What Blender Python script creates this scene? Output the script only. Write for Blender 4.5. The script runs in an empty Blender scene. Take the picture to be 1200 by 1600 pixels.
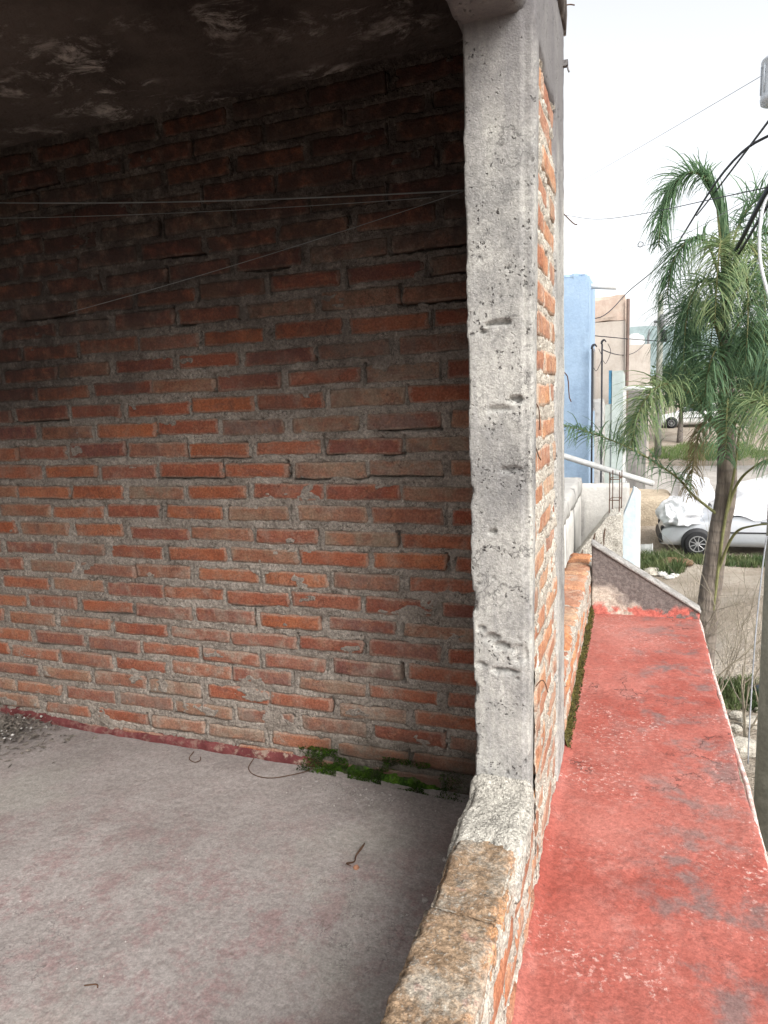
import bpy, math, random
import numpy as np
from mathutils import Matrix, Vector

random.seed(7)
rng = np.random.default_rng(11)
scene = bpy.context.scene
col = scene.collection

# ------------------------------------------------------------------ camera
CAM_Z = 1.43                      # the terrace floor is z = 0, the street about 2.4 m below
cam_data = bpy.data.cameras.new('camera')
cam = bpy.data.objects.new('camera', cam_data)
col.objects.link(cam)
right = Vector((0.93912, 0.34094, -0.04245))
down = Vector((0.01282, -0.15823, -0.98732))
fwd = Vector((-0.34334, 0.92667, -0.15297))
m = Matrix.Identity(4)
for i in range(3):
    m[i][0] = right[i]; m[i][1] = -down[i]; m[i][2] = -fwd[i]
m.translation = (0, 0, CAM_Z)
cam.matrix_world = m
cam_data.sensor_fit = 'VERTICAL'
cam_data.sensor_height = 24.0
cam_data.lens = 1060 / 1600 * 24.0
cam_data.clip_start = 0.05
cam_data.clip_end = 3000
scene.camera = cam

# ------------------------------------------------------------------ sky and sun (overcast)
SUN_EL, SUN_AZ = math.radians(40), math.radians(134)     # azimuth from +y towards +x
world = bpy.data.worlds.new('World'); scene.world = world
world.use_nodes = True
wt = world.node_tree; wt.nodes.clear()
sky = wt.nodes.new('ShaderNodeTexSky'); sky.sky_type = 'NISHITA'; sky.sun_disc = False
sky.sun_elevation = SUN_EL; sky.sun_rotation = SUN_AZ
sky.air_density = 1.0; sky.dust_density = 4.0
hs = wt.nodes.new('ShaderNodeHueSaturation'); hs.inputs['Saturation'].default_value = 0.14   # cloud cover greys the blue
hs.inputs['Value'].default_value = 1.75
bg = wt.nodes.new('ShaderNodeBackground'); bg.inputs['Strength'].default_value = 0.12
wo = wt.nodes.new('ShaderNodeOutputWorld')
wt.links.new(sky.outputs[0], hs.inputs['Color']); wt.links.new(hs.outputs[0], bg.inputs[0]); wt.links.new(bg.outputs[0], wo.inputs[0])
sun_d = bpy.data.lights.new('sun', 'SUN'); sun_d.energy = 1.25; sun_d.angle = math.radians(25); sun_d.color = (1, .965, .92)
sun = bpy.data.objects.new('sun', sun_d); col.objects.link(sun)
sd = Vector((math.sin(SUN_AZ) * math.cos(SUN_EL), math.cos(SUN_AZ) * math.cos(SUN_EL), math.sin(SUN_EL)))
sun.rotation_euler = sd.to_track_quat('Z', 'Y').to_euler()
sun.location = sd * 30
scene.view_settings.view_transform = 'Standard'
scene.view_settings.look = 'None'
scene.view_settings.exposure = 0.76
scene.view_settings.gamma = 1.0
scene.view_settings.use_curve_mapping = False
scene.cycles.max_bounces = 8
scene.cycles.diffuse_bounces = 5

# ------------------------------------------------------------------ noise on the CPU
def _hash(ix, iy, iz, seed):
    n = (ix * 374761393 + iy * 668265263 + iz * 1274126177 + seed * 974634777) & 0xFFFFFFFF
    n = ((n ^ (n >> 13)) * 1274126177) & 0xFFFFFFFF
    n = n ^ (n >> 16)
    return (n & 0xFFFF) / 32767.5 - 1.0
def vnoise(p, seed=0):
    p = np.asarray(p, float)
    i = np.floor(p).astype(np.int64); f = p - i; f = f * f * (3 - 2 * f)
    out = 0
    for dx in (0, 1):
        wx = f[:, 0] if dx else 1 - f[:, 0]
        for dy in (0, 1):
            wy = f[:, 1] if dy else 1 - f[:, 1]
            for dz in (0, 1):
                wz = f[:, 2] if dz else 1 - f[:, 2]
                out = out + wx * wy * wz * _hash(i[:, 0] + dx, i[:, 1] + dy, i[:, 2] + dz, seed)
    return out
def fbm(p, freq, octv=3, seed=0, gain=.5):
    p = np.asarray(p, float) * freq; a = 1.0; s = 0; t = 0
    for k in range(octv):
        s = s + a * vnoise(p + 17.3 * k, seed + k); t += a
        a *= gain; p = p * 2.03
    return s / t

# ------------------------------------------------------------------ object helpers
def obj(name, verts, faces, mat, parent=None, smooth=False):
    me = bpy.data.meshes.new(name)
    if isinstance(verts, np.ndarray): verts = verts.tolist()
    if isinstance(faces, np.ndarray): faces = faces.tolist()
    me.from_pydata(verts, [], faces)
    if smooth: me.polygons.foreach_set('use_smooth', [True] * len(me.polygons))
    me.update()
    if mat: me.materials.append(mat)
    o = bpy.data.objects.new(name, me); col.objects.link(o)
    if parent: o.parent = parent
    return o
def link_mesh(name, me, parent=None, loc=(0, 0, 0), rot=(0, 0, 0), sc=(1, 1, 1)):
    o = bpy.data.objects.new(name, me); col.objects.link(o)
    if parent: o.parent = parent
    o.location = loc; o.rotation_euler = rot; o.scale = sc
    return o
def empty(name, loc=(0, 0, 0), rz=0):
    o = bpy.data.objects.new(name, None); col.objects.link(o)
    o.location = loc; o.rotation_euler = (0, 0, rz); o.empty_display_size = .1
    return o
def tag(o, label=None, cat=None, group=None, kind=None):
    if label: o['label'] = label
    if cat: o['category'] = cat
    if group: o['group'] = group
    if kind: o['kind'] = kind
    return o

def box_lattice(xs, ys, zs, skip=()):
    """surface lattice of a box with given grid lines; welded"""
    V, F = [], []
    def face(a, b, fn, flip):
        base = len(V); na, nb = len(a), len(b)
        for j in b:
            for i in a: V.append(fn(i, j))
        for j in range(nb - 1):
            for i in range(na - 1):
                q = [base + j * na + i, base + j * na + i + 1, base + (j + 1) * na + i + 1, base + (j + 1) * na + i]
                F.append(q[::-1] if flip else q)
    x0, x1, y0, y1, z0, z1 = xs[0], xs[-1], ys[0], ys[-1], zs[0], zs[-1]
    if '-y' not in skip: face(xs, zs, lambda i, j: (i, y0, j), False)
    if '+y' not in skip: face(xs, zs, lambda i, j: (i, y1, j), True)
    if '-x' not in skip: face(ys, zs, lambda i, j: (x0, i, j), True)
    if '+x' not in skip: face(ys, zs, lambda i, j: (x1, i, j), False)
    if '-z' not in skip: face(xs, ys, lambda i, j: (i, j, z0), True)
    if '+z' not in skip: face(xs, ys, lambda i, j: (i, j, z1), False)
    V = np.array(V, float)
    key = np.round(V * 1e5).astype(np.int64)
    _, idx, inv = np.unique(key, axis=0, return_index=True, return_inverse=True)
    inv = inv.reshape(-1)
    return V[idx], inv[np.array(F)]
def lines(a, b, res): return np.linspace(a, b, max(2, int(round((b - a) / res)) + 1))
def round_box(V, lo, hi, r):
    lo, hi = np.array(lo, float), np.array(hi, float)
    q = np.clip(V, lo + r, hi - r); d = V - q
    L = np.linalg.norm(d, axis=1, keepdims=True); L[L < 1e-9] = 1
    n = d / L
    return q + n * r, n
def rough_box(lo, hi, res=.01, r=.008, amp=.004, freq=9, chip=.01, pits=(), seed=0, skip=(), octv=3):
    if np.isscalar(res): res = (res,) * 3
    V, F = box_lattice(lines(lo[0], hi[0], res[0]), lines(lo[1], hi[1], res[1]), lines(lo[2], hi[2], res[2]), skip)
    P, n = round_box(V, lo, hi, r)
    e = 1 - np.abs(n).max(axis=1)
    d = amp * fbm(P, freq, octv, seed) + amp * .5 * fbm(P, freq * 6, 2, seed + 5)
    if chip: d -= chip * np.clip(e * 4, 0, 1) * np.clip(fbm(P, 22, 3, seed + 9) + .25, 0, 1) * 1.6
    if len(pits): pn = fbm(P, 75, 3, seed + 3)
    for (c, rad, dep) in pits:
        dd = np.sqrt((((P - np.array(c)) / np.array(rad)) ** 2).sum(axis=1)) + .75 * pn
        d -= dep * np.clip((1.15 - dd) * 2.2, 0, 1)
    return P + n * d[:, None], F
def box_vf(lo, hi):
    x0, y0, z0 = lo; x1, y1, z1 = hi
    v = [(x0, y0, z0), (x1, y0, z0), (x1, y1, z0), (x0, y1, z0), (x0, y0, z1), (x1, y0, z1), (x1, y1, z1), (x0, y1, z1)]
    f = [(0, 3, 2, 1), (4, 5, 6, 7), (0, 1, 5, 4), (1, 2, 6, 5), (2, 3, 7, 6), (3, 0, 4, 7)]
    return v, f
class MB:
    """collects simple shapes that belong to ONE part"""
    def __init__(s): s.v, s.f = [], []
    def add(s, v, f):
        b = len(s.v); s.v += [tuple(map(float, p)) for p in v]; s.f += [tuple(int(i) + b for i in q) for q in f]; return s
    def box(s, lo, hi): return s.add(*box_vf(lo, hi))
    def tube(s, pts, rad, n=6, cap=True): return s.add(*tube(pts, rad, n, cap))
    def build(s, name, mat, parent=None, smooth=False): return obj(name, s.v, s.f, mat, parent, smooth)
def spline(pts, n):
    """Catmull-Rom through pts, n samples"""
    P = np.array(pts, float)
    if len(P) == 2: t = np.linspace(0, 1, n)[:, None]; return P[0] * (1 - t) + P[1] * t
    P = np.vstack([2 * P[0] - P[1], P, 2 * P[-1] - P[-2]])
    seg = len(P) - 3; out = []
    for t in np.linspace(0, seg - 1e-6, n):
        i = int(t); u = t - i; a, b, c, d = P[i:i + 4]
        out.append(.5 * ((2 * b) + (c - a) * u + (2 * a - 5 * b + 4 * c - d) * u * u + (3 * b - a - 3 * c + d) * u ** 3))
    return np.array(out)
def tube(pts, rad, n=6, cap=True):
    P = np.array(pts, float); k = len(P)
    R = np.full(k, rad) if np.isscalar(rad) else np.interp(np.linspace(0, 1, k), np.linspace(0, 1, len(rad)), rad)
    T = np.gradient(P, axis=0); T /= np.linalg.norm(T, axis=1, keepdims=True) + 1e-12
    up = np.array([0, 0, 1.]) if abs(T[0][2]) < .9 else np.array([1., 0, 0])
    V, F = [], []
    A = np.cross(T[0], up); A /= np.linalg.norm(A)
    for i in range(k):
        A = A - A.dot(T[i]) * T[i]; A /= np.linalg.norm(A) + 1e-12
        B = np.cross(T[i], A)
        for j in range(n):
            a = 2 * math.pi * j / n
            V.append(P[i] + R[i] * (math.cos(a) * A + math.sin(a) * B))
    for i in range(k - 1):
        for j in range(n):
            F.append((i * n + j, i * n + (j + 1) % n, (i + 1) * n + (j + 1) % n, (i + 1) * n + j))
    if cap: F.append(tuple(range(n))[::-1]); F.append(tuple((k - 1) * n + j for j in range(n)))
    return V, F
def sag(a, b, s, n=24):
    a, b = np.array(a, float), np.array(b, float); t = np.linspace(0, 1, n)[:, None]
    p = a * (1 - t) + b * t; p[:, 2] -= (4 * s * t * (1 - t))[:, 0]; return p
def lathe(prof, n=20, axis='z', c=(0, 0, 0)):
    V, F = [], []
    for r, h in prof:
        for j in range(n):
            a = 2 * math.pi * j / n; x, y = r * math.cos(a), r * math.sin(a)
            p = (x, y, h) if axis == 'z' else ((x, h, y) if axis == 'y' else (h, x, y))
            V.append((p[0] + c[0], p[1] + c[1], p[2] + c[2]))
    k = len(prof)
    for i in range(k - 1):
        for j in range(n): F.append((i * n + j, i * n + (j + 1) % n, (i + 1) * n + (j + 1) % n, (i + 1) * n + j))
    F.append(tuple(range(n))[::-1]); F.append(tuple((k - 1) * n + j for j in range(n)))
    return V, F
def prism(poly, lo, hi, axis='y'):
    """polygon extruded along an axis; poly gives the two other coordinates"""
    n = len(poly); V = []
    for h in (lo, hi):
        for a, b in poly: V.append((a, h, b) if axis == 'y' else ((h, a, b) if axis == 'x' else (a, b, h)))
    F = [tuple(range(n)), tuple(range(2 * n - 1, n - 1, -1))]
    for i in range(n): F.append((i, i + n, (i + 1) % n + n, (i + 1) % n))
    return V, F

# ------------------------------------------------------------------ materials
class NT:
    def __init__(s, name, rough=.9, spec=.2):
        s.m = bpy.data.materials.new(name); s.m.use_nodes = True
        s.t = s.m.node_tree; s.b = s.t.nodes['Principled BSDF']
        s.b.inputs['Roughness'].default_value = rough
        s.b.inputs['Specular IOR Level'].default_value = spec
        s._c = {}
    def n(s, kind): return s.t.nodes.new('ShaderNode' + kind)
    def l(s, a, b): s.t.links.new(a, b)
    def put(s, sock, v):
        if hasattr(v, 'is_output') or isinstance(v, bpy.types.NodeSocket): s.l(v, sock)
        else: sock.default_value = v
    def pos(s):
        if 'pos' not in s._c: s._c['pos'] = s.n('NewGeometry').outputs['Position']
        return s._c['pos']
    def objc(s):
        """object coordinates shifted by the object's random number, so that copies differ"""
        if 'oc' not in s._c:
            tc = s.n('TexCoord'); oi = s.n('ObjectInfo'); s._c['rnd'] = oi.outputs['Random']
            mu = s.n('Math'); mu.operation = 'MULTIPLY'; mu.inputs[1].default_value = 57.0; s.l(oi.outputs['Random'], mu.inputs[0])
            ad = s.n('VectorMath'); ad.operation = 'ADD'; s.l(tc.outputs['Object'], ad.inputs[0]); s.l(mu.outputs[0], ad.inputs[1])
            s._c['oc'] = ad.outputs[0]
        return s._c['oc']
    def rnd(s): s.objc(); return s._c['rnd']
    def xyz(s, v=None):
        v = v or s.pos()
        sp = s.n('SeparateXYZ'); s.l(v, sp.inputs[0]); return sp.outputs
    def scale(s, vec, sc):
        mp = s.n('Mapping'); mp.inputs['Scale'].default_value = sc; s.l(vec, mp.inputs['Vector']); return mp.outputs[0]
    def noise(s, scale, vec=None, detail=4, rough=.55, dist=0.0):
        k = s.n('TexNoise'); k.inputs['Scale'].default_value = scale; k.inputs['Detail'].default_value = detail
        k.inputs['Roughness'].default_value = rough; k.inputs['Distortion'].default_value = dist
        s.l(vec or s.pos(), k.inputs['Vector']); return k.outputs['Fac']
    def voro(s, scale, vec=None, out='Distance', feature='F1'):
        k = s.n('TexVoronoi'); k.feature = feature; k.inputs['Scale'].default_value = scale
        s.l(vec or s.pos(), k.inputs['Vector']); return k.outputs[out]
    def rng(s, v, a, b, c=0.0, d=1.0):
        k = s.n('MapRange'); k.interpolation_type = 'SMOOTHSTEP'
        s.put(k.inputs[0], v); k.inputs[1].default_value = a; k.inputs[2].default_value = b; k.inputs[3].default_value = c; k.inputs[4].default_value = d
        return k.outputs[0]
    def math(s, op, a, b=0.0):
        k = s.n('Math'); k.operation = op; s.put(k.inputs[0], a); s.put(k.inputs[1], b); return k.outputs[0]
    def ramp(s, v, stops, interp='LINEAR'):
        k = s.n('ValToRGB'); k.color_ramp.interpolation = interp; e = k.color_ramp.elements
        while len(e) < len(stops): e.new(.5)
        for el, (p, c) in zip(e, stops): el.position = p; el.color = (*c, 1)
        s.l(v, k.inputs[0]); return k.outputs[0]
    def mix(s, f, a, b, mode='MIX'):
        k = s.n('MixRGB'); k.blend_type = mode
        s.put(k.inputs[0], f)
        for i, v in ((1, a), (2, b)):
            if isinstance(v, tuple): k.inputs[i].default_value = (*v, 1)
            else: s.l(v, k.inputs[i])
        return k.outputs[0]
    def grain(s, c, scale, lo=.6, hi=1.25, a=.36, b=.64, vec=None):
        """sand-grain sized variation of the colour itself"""
        f = s.rng(s.noise(scale, vec, 3, .75), a, b, lo, hi); k = s.n('MixRGB'); k.blend_type = 'MULTIPLY'; k.inputs[0].default_value = 1.0
        cb = s.n('CombineXYZ'); [s.l(f, cb.inputs[i]) for i in range(3)]
        s.put(k.inputs[1], (*c, 1)) if isinstance(c, tuple) else s.l(c, k.inputs[1]); s.l(cb.outputs[0], k.inputs[2]); return k.outputs[0]
    def veins(s, scale, w, gate_scale, g0=.5, g1=.58, vec=None):
        """thin broken lines: hairline cracks and trowel nicks"""
        l = s.rng(s.math('ABSOLUTE', s.math('SUBTRACT', s.noise(scale, vec, 5, .6), .5)), w, w * 3, 1, 0)
        return s.math('MULTIPLY', l, s.rng(s.noise(gate_scale, vec, 3), g0, g1))
    def color(s, c):
        if isinstance(c, tuple): s.b.inputs['Base Color'].default_value = (*c, 1)
        else: s.l(c, s.b.inputs['Base Color'])
        return s
    def bump(s, h, dist=.01, strength=1.0):
        k = s.n('Bump'); k.inputs['Distance'].default_value = dist; k.inputs['Strength'].default_value = strength
        s.l(h, k.inputs['Height'])
        if 'bump' in s._c: s.l(s._c['bump'], k.inputs['Normal'])
        s._c['bump'] = k.outputs[0]; s.l(k.outputs[0], s.b.inputs['Normal']); return s
def plain(name, c, rough=.7, spec=.3, var=.25, sc=6, bump=0, metal=0.0, dark=None):
    t = NT(name, rough, spec)
    n = t.noise(sc, detail=6)
    d = dark or tuple(x * (1 - var) for x in c)
    t.color(t.grain(t.mix(t.rng(n, .3, .7), d, c), sc * 5, 1 - var * .5, 1 + var * .3)); t.b.inputs['Metallic'].default_value = metal
    if bump: t.bump(t.noise(sc * 8, detail=5), bump)
    return t.m

def soot_shade(t, c, amt):
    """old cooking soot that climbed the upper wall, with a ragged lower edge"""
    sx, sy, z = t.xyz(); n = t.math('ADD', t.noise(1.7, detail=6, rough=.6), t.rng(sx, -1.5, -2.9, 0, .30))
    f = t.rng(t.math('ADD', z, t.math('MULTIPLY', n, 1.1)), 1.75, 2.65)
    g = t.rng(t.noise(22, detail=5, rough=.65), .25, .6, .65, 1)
    return t.mix(t.math('MULTIPLY', t.math('MULTIPLY', f, g), amt), c, (.030, .023, .021))  # sooty colour that also carries painted shade for the upper wall
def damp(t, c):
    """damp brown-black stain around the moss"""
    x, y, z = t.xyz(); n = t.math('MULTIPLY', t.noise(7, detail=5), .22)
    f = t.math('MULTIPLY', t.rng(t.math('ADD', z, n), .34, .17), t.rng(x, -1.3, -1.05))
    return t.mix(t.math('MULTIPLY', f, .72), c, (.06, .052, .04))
def brick_mat(name, stops, dust=(.31, .245, .195), dust_top=1.1, dust_amt=.95, burn=.5, inside=True, edge=.5):
    t = NT(name, .93, .12); oc = t.objc(); z = t.xyz()[2]
    base = t.ramp(t.rnd(), stops)
    base = t.mix(t.math('MULTIPLY', t.rng(t.noise(9, oc, 7, .65), .42, .62), .6), base, (.25, .07, .036))
    base = t.mix(t.math('MULTIPLY', t.rng(t.noise(24, oc, 6, .7), .52, .62), .4), base, (.40, .175, .095))
    base = t.mix(t.math('MULTIPLY', t.rng(t.noise(13, t.scale(oc, (.6, 1, 2.2)), 6, .7), .56, .66), .5), base, (.17, .075, .06))
    base = t.mix(t.math('MULTIPLY', t.rng(t.noise(5.5, oc, 4, dist=.6), .58, .72), burn), base, (.085, .045, .045))
    # mortar dust and smears
    d = t.rng(t.noise(14, oc, 6, .65), .46, .72)
    hi = t.rng(z, .15, dust_top, 1.0, .42)
    sel = t.rng(t.noise(1.6, oc, 1), .40, .62, .25, 1)
    df = t.math('MULTIPLY', t.math('MULTIPLY', t.math('ADD', d, .35), hi), t.math('MULTIPLY', sel, dust_amt))
    base = t.mix(df, base, dust)
    tc = t.n('TexCoord'); ox, oy, oz = t.xyz(tc.outputs['Object']); en = t.noise(42, oc, 6, .75)
    ez = t.rng(t.math('ADD', t.math('ABSOLUTE', oz), t.math('MULTIPLY', en, .022)), .031, .037)
    ex = t.rng(t.math('ADD', t.math('ABSOLUTE', ox), t.math('MULTIPLY', en, .05)), .150, .160)
    base = t.mix(t.math('MULTIPLY', t.math('MAXIMUM', ez, ex), edge), base, tuple(min(1, q * 1.12) for q in dust))     # mortar dragged over the arrises
    sp = t.rng(t.noise(160, oc, 2), .66, .75)
    base = t.mix(t.math('MULTIPLY', sp, .45), base, (.45, .38, .33))
    base = t.grain(base, 120, .74, 1.16, vec=oc); base = t.mix(t.math('MULTIPLY', t.veins(14, .004, 6, .5, .6, oc), .6), base, (.07, .035, .03))
    if inside: base = damp(t, soot_shade(t, base, .9))
    t.color(base)
    t.bump(t.noise(26, oc, 7, .68), .012, .9); t.bump(t.noise(150, oc, 4, .7), .004, .9)
    return t.m
M = {}
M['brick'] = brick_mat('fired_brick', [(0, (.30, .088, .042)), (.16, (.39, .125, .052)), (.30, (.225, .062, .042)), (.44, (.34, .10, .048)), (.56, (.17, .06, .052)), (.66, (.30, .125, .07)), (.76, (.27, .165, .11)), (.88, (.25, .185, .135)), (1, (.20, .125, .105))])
M['brick_out'] = brick_mat('weathered_brick', [(0, (.47, .225, .115)), (.3, (.52, .265, .135)), (.55, (.42, .185, .10)), (.8, (.40, .22, .15)), (1, (.50, .31, .18))], dust=(.45, .40, .33), dust_top=2.6, dust_amt=.75, burn=.25, inside=False)
M['brick_par'] = brick_mat('parapet_brick', [(0, (.46, .19, .085)), (.3, (.52, .235, .105)), (.55, (.42, .16, .08)), (.8, (.38, .20, .13)), (1, (.48, .28, .16))], dust=(.42, .37, .30), dust_top=2.6, dust_amt=.6, burn=.25, inside=False, edge=0.0)
def mortar_mat(name, a, b, inside=False):
    t = NT(name, .95, .1)
    c = t.mix(t.rng(t.noise(7, detail=6), .3, .7), a, b)
    c = t.mix(t.math('MULTIPLY', t.rng(t.noise(120, detail=3), .55, .75), .5), c, tuple(min(1, x * 1.7) for x in b))
    c = t.mix(t.math('MULTIPLY', t.rng(t.noise(60, detail=3), .6, .75), .5), c, tuple(x * .4 for x in a))
    pk = t.rng(t.noise(85, detail=5, rough=.75), .50, .38)
    c = t.mix(t.math('MULTIPLY', pk, .35), c, tuple(x * .5 for x in a))
    c = t.grain(c, 95, .74, 1.16); c = t.grain(c, 210, .84, 1.12)
    c = t.mix(t.math('MULTIPLY', t.veins(26, .006, 9, .46, .56), .75), c, tuple(q * .22 for q in a))
    if inside: c = damp(t, soot_shade(t, c, .88))
    t.color(c); t.bump(t.noise(45, detail=4, rough=.65), .014, .9); t.bump(t.noise(95, detail=3, rough=.75), .008, .9)
    return t.m
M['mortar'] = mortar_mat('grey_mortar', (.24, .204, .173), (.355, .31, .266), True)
M['mortar_out'] = mortar_mat('pale_mortar', (.38, .34, .285), (.52, .475, .405))

def concrete_pillar_mat():
    t = NT('cast_concrete', .93, .12); p = t.pos(); x, y, z = t.xyz()
    c = t.mix(t.rng(t.noise(5, detail=7, rough=.65), .32, .68), (.20, .195, .187), (.40, .388, .355))
    st = t.noise(1, t.scale(p, (55, 55, 3.0)), 5)                 # board marks left by the formwork
    c = t.mix(t.math('MULTIPLY', t.rng(st, .45, .68), .35), c, (.235, .23, .228))
    st2 = t.noise(1, t.scale(p, (20, 20, 1.2)), 4)
    c = t.mix(t.math('MULTIPLY', t.rng(st2, .50, .68), .6), c, (.46, .448, .40))
    soot_shade = t.math('MULTIPLY', t.rng(t.math('ADD', z, t.math('MULTIPLY', t.noise(9, detail=5), .5)), 2.12, 2.5), .8)   # old soot where the column meets the beam
    c = t.grain(c, 70, .86, 1.10); c = t.grain(c, 160, .87, 1.10)
    c = t.mix(t.math('MULTIPLY', t.veins(38, .006, 11, .54, .62), .6), c, (.085, .082, .08))
    c = t.mix(soot_shade, c, (.12, .112, .115))
    nz = t.n('TexNoise'); nz.inputs['Scale'].default_value = 55; nz.inputs['Detail'].default_value = 3; t.l(p, nz.inputs['Vector'])
    vm = t.n('VectorMath'); vm.operation = 'MULTIPLY_ADD'; t.l(nz.outputs['Color'], vm.inputs[0]); vm.inputs[1].default_value = (.022, .022, .03); t.l(p, vm.inputs[2])
    pit = t.rng(t.voro(80, vm.outputs[0]), .12, .30, 1, 0)
    gate = t.rng(t.noise(14, detail=5), .50, .60)
    crk = t.math('MULTIPLY', t.rng(t.math('ABSOLUTE', t.math('SUBTRACT', t.noise(7, detail=6, rough=.6), .5)), .004, .012, 1, 0), t.rng(t.noise(4), .5, .6))
    c = t.mix(t.math('MULTIPLY', crk, .7), c, (.1, .095, .09))
    c = t.mix(t.math('MULTIPLY', t.math('MULTIPLY', pit, gate), .8), c, (.09, .085, .08))
    t.color(c)
    t.bump(t.noise(30, detail=5, rough=.6), .0025, .7); t.bump(t.math('MULTIPLY', t.math('MULTIPLY', pit, gate), -1.0), .007, 1.0)
    t.bump(t.noise(260, detail=3), .0025, .9)
    return t.m
M['pillar'] = concrete_pillar_mat()

def red_ledge_mat():
    t = NT('red_painted_cement', .82, .25); p = t.pos(); x, y, z = t.xyz()
    c = t.mix(t.rng(t.noise(3.2, detail=6), .3, .7), (.265, .060, .043), (.34, .105, .082))
    c = t.mix(t.math('MULTIPLY', t.rng(t.noise(14, detail=6, rough=.65), .5, .72), .5), c, (.40, .18, .15))
    w = t.math('MULTIPLY', t.rng(t.noise(75, detail=5, rough=.7), .54, .66), t.rng(t.noise(4.5, detail=3), .48, .62))
    c = t.mix(t.math('MULTIPLY', w, .7), c, (.60, .43, .38))                        # worn flecks
    xb = t.rng(t.math('ABSOLUTE', t.math('SUBTRACT', x, .2)), .05, .3, 1, 0)
    g = t.math('MULTIPLY', t.rng(t.noise(7.5, detail=8, rough=.66, dist=.1), .48, .64), t.math('ADD', t.math('MULTIPLY', xb, .9), .12))
    c = t.mix(t.math('MULTIPLY', g, .78), c, (.14, .112, .106))                      # black mould stains
    t.color(c)
    fd = t.rng(t.noise(1.3, detail=5), .42, .62)
    c = t.mix(t.math('MULTIPLY', fd, .35), c, (.39, .18, .15))                      # sun-faded areas
    cr = t.math('MULTIPLY', t.rng(t.math('ABSOLUTE', t.math('SUBTRACT', t.noise(2.6, detail=6, rough=.6), .5)), .0015, .005, 1, 0), t.rng(t.noise(2.1), .5, .58))
    c = t.mix(t.math('MULTIPLY', cr, .7), c, (.10, .05, .045)); c = t.grain(c, 60, .86, 1.12); c = t.grain(c, 170, .86, 1.12)
    c = t.mix(t.math('MULTIPLY', t.veins(32, .006, 7, .5, .58), .5), c, (.13, .045, .04)); t.color(c)          # hairline cracks
    t.bump(t.noise(5, detail=5, rough=.5), .02, .7); t.bump(t.noise(42, detail=4, rough=.6), .005, .8); t.bump(t.math('MULTIPLY', cr, -1.0), .004, .9)
    return t.m
M['ledge'] = red_ledge_mat()

def floor_mat():
    t = NT('terrace_cement', .88, .2); p = t.pos(); x, y, z = t.xyz()
    c = t.mix(t.rng(t.noise(2.4, detail=6), .3, .7), (.238, .212, .199), (.312, .281, .265))
    red = t.math('MULTIPLY', t.rng(t.noise(6.5, detail=10, rough=.82), .46, .60), t.rng(t.math('ADD', y, t.math('MULTIPLY', x, -.12)), 2.35, 1.6, .15, 1))
    c = t.mix(t.math('MULTIPLY', red, .5), c, (.215, .105, .105))                     # remains of red floor paint
    d = t.rng(t.noise(42, detail=7, rough=.75), .50, .66)
    c = t.mix(t.math('MULTIPLY', d, .28), c, (.16, .135, .125))
    d2 = t.rng(t.noise(7, detail=7, rough=.7), .5, .62)
    c = t.mix(t.math('MULTIPLY', d2, .22), c, (.18, .15, .14))
    sp = t.rng(t.voro(38), .05, .09, 1, 0)
    c = t.mix(t.math('MULTIPLY', t.math('MULTIPLY', sp, t.rng(t.noise(6), .5, .6)), .6), c, (.42, .40, .38))
    lm = t.math('MULTIPLY', t.rng(t.noise(1.9, detail=5), .52, .66), .6)
    c = t.mix(lm, c, (.31, .295, .265))
    c = t.grain(c, 55, .87, 1.10); c = t.grain(c, 150, .87, 1.12)
    c = t.mix(t.math('MULTIPLY', t.veins(3.2, .0012, 1.6, .52, .6), .5), c, (.09, .08, .075))
    t.color(c)
    t.bump(t.noise(9, detail=4), .012, .7); t.bump(t.noise(34, detail=3, rough=.6), .005, .8)
    return t.m
M['floor'] = floor_mat()

def ceiling_mat():
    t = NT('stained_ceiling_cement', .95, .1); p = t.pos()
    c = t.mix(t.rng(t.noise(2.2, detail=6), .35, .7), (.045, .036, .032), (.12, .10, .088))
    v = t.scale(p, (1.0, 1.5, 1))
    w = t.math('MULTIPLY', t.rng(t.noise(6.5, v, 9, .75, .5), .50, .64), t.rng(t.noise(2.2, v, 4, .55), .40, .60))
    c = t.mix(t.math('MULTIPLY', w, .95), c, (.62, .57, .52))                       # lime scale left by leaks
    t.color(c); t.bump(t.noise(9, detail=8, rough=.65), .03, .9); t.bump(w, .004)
    return t.m
M['ceiling'] = ceiling_mat()
M['skirt'] = None
def skirt_mat():
    t = NT('flaking_dark_red_paint', .9, .15); x, y, z = t.xyz()
    c = t.mix(t.rng(t.noise(14, detail=5), .3, .7), (.10, .026, .027), (.165, .052, .05))
    k = t.rng(t.noise(22, detail=6, rough=.7), .5, .62)
    gx = t.rng(x, -1.9, -1.3, .3, .85)
    c = t.mix(t.math('MULTIPLY', k, gx), c, (.33, .255, .20))
    t.color(c); t.bump(t.noise(40, detail=6), .012); return t.m
M['skirt'] = skirt_mat()
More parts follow.
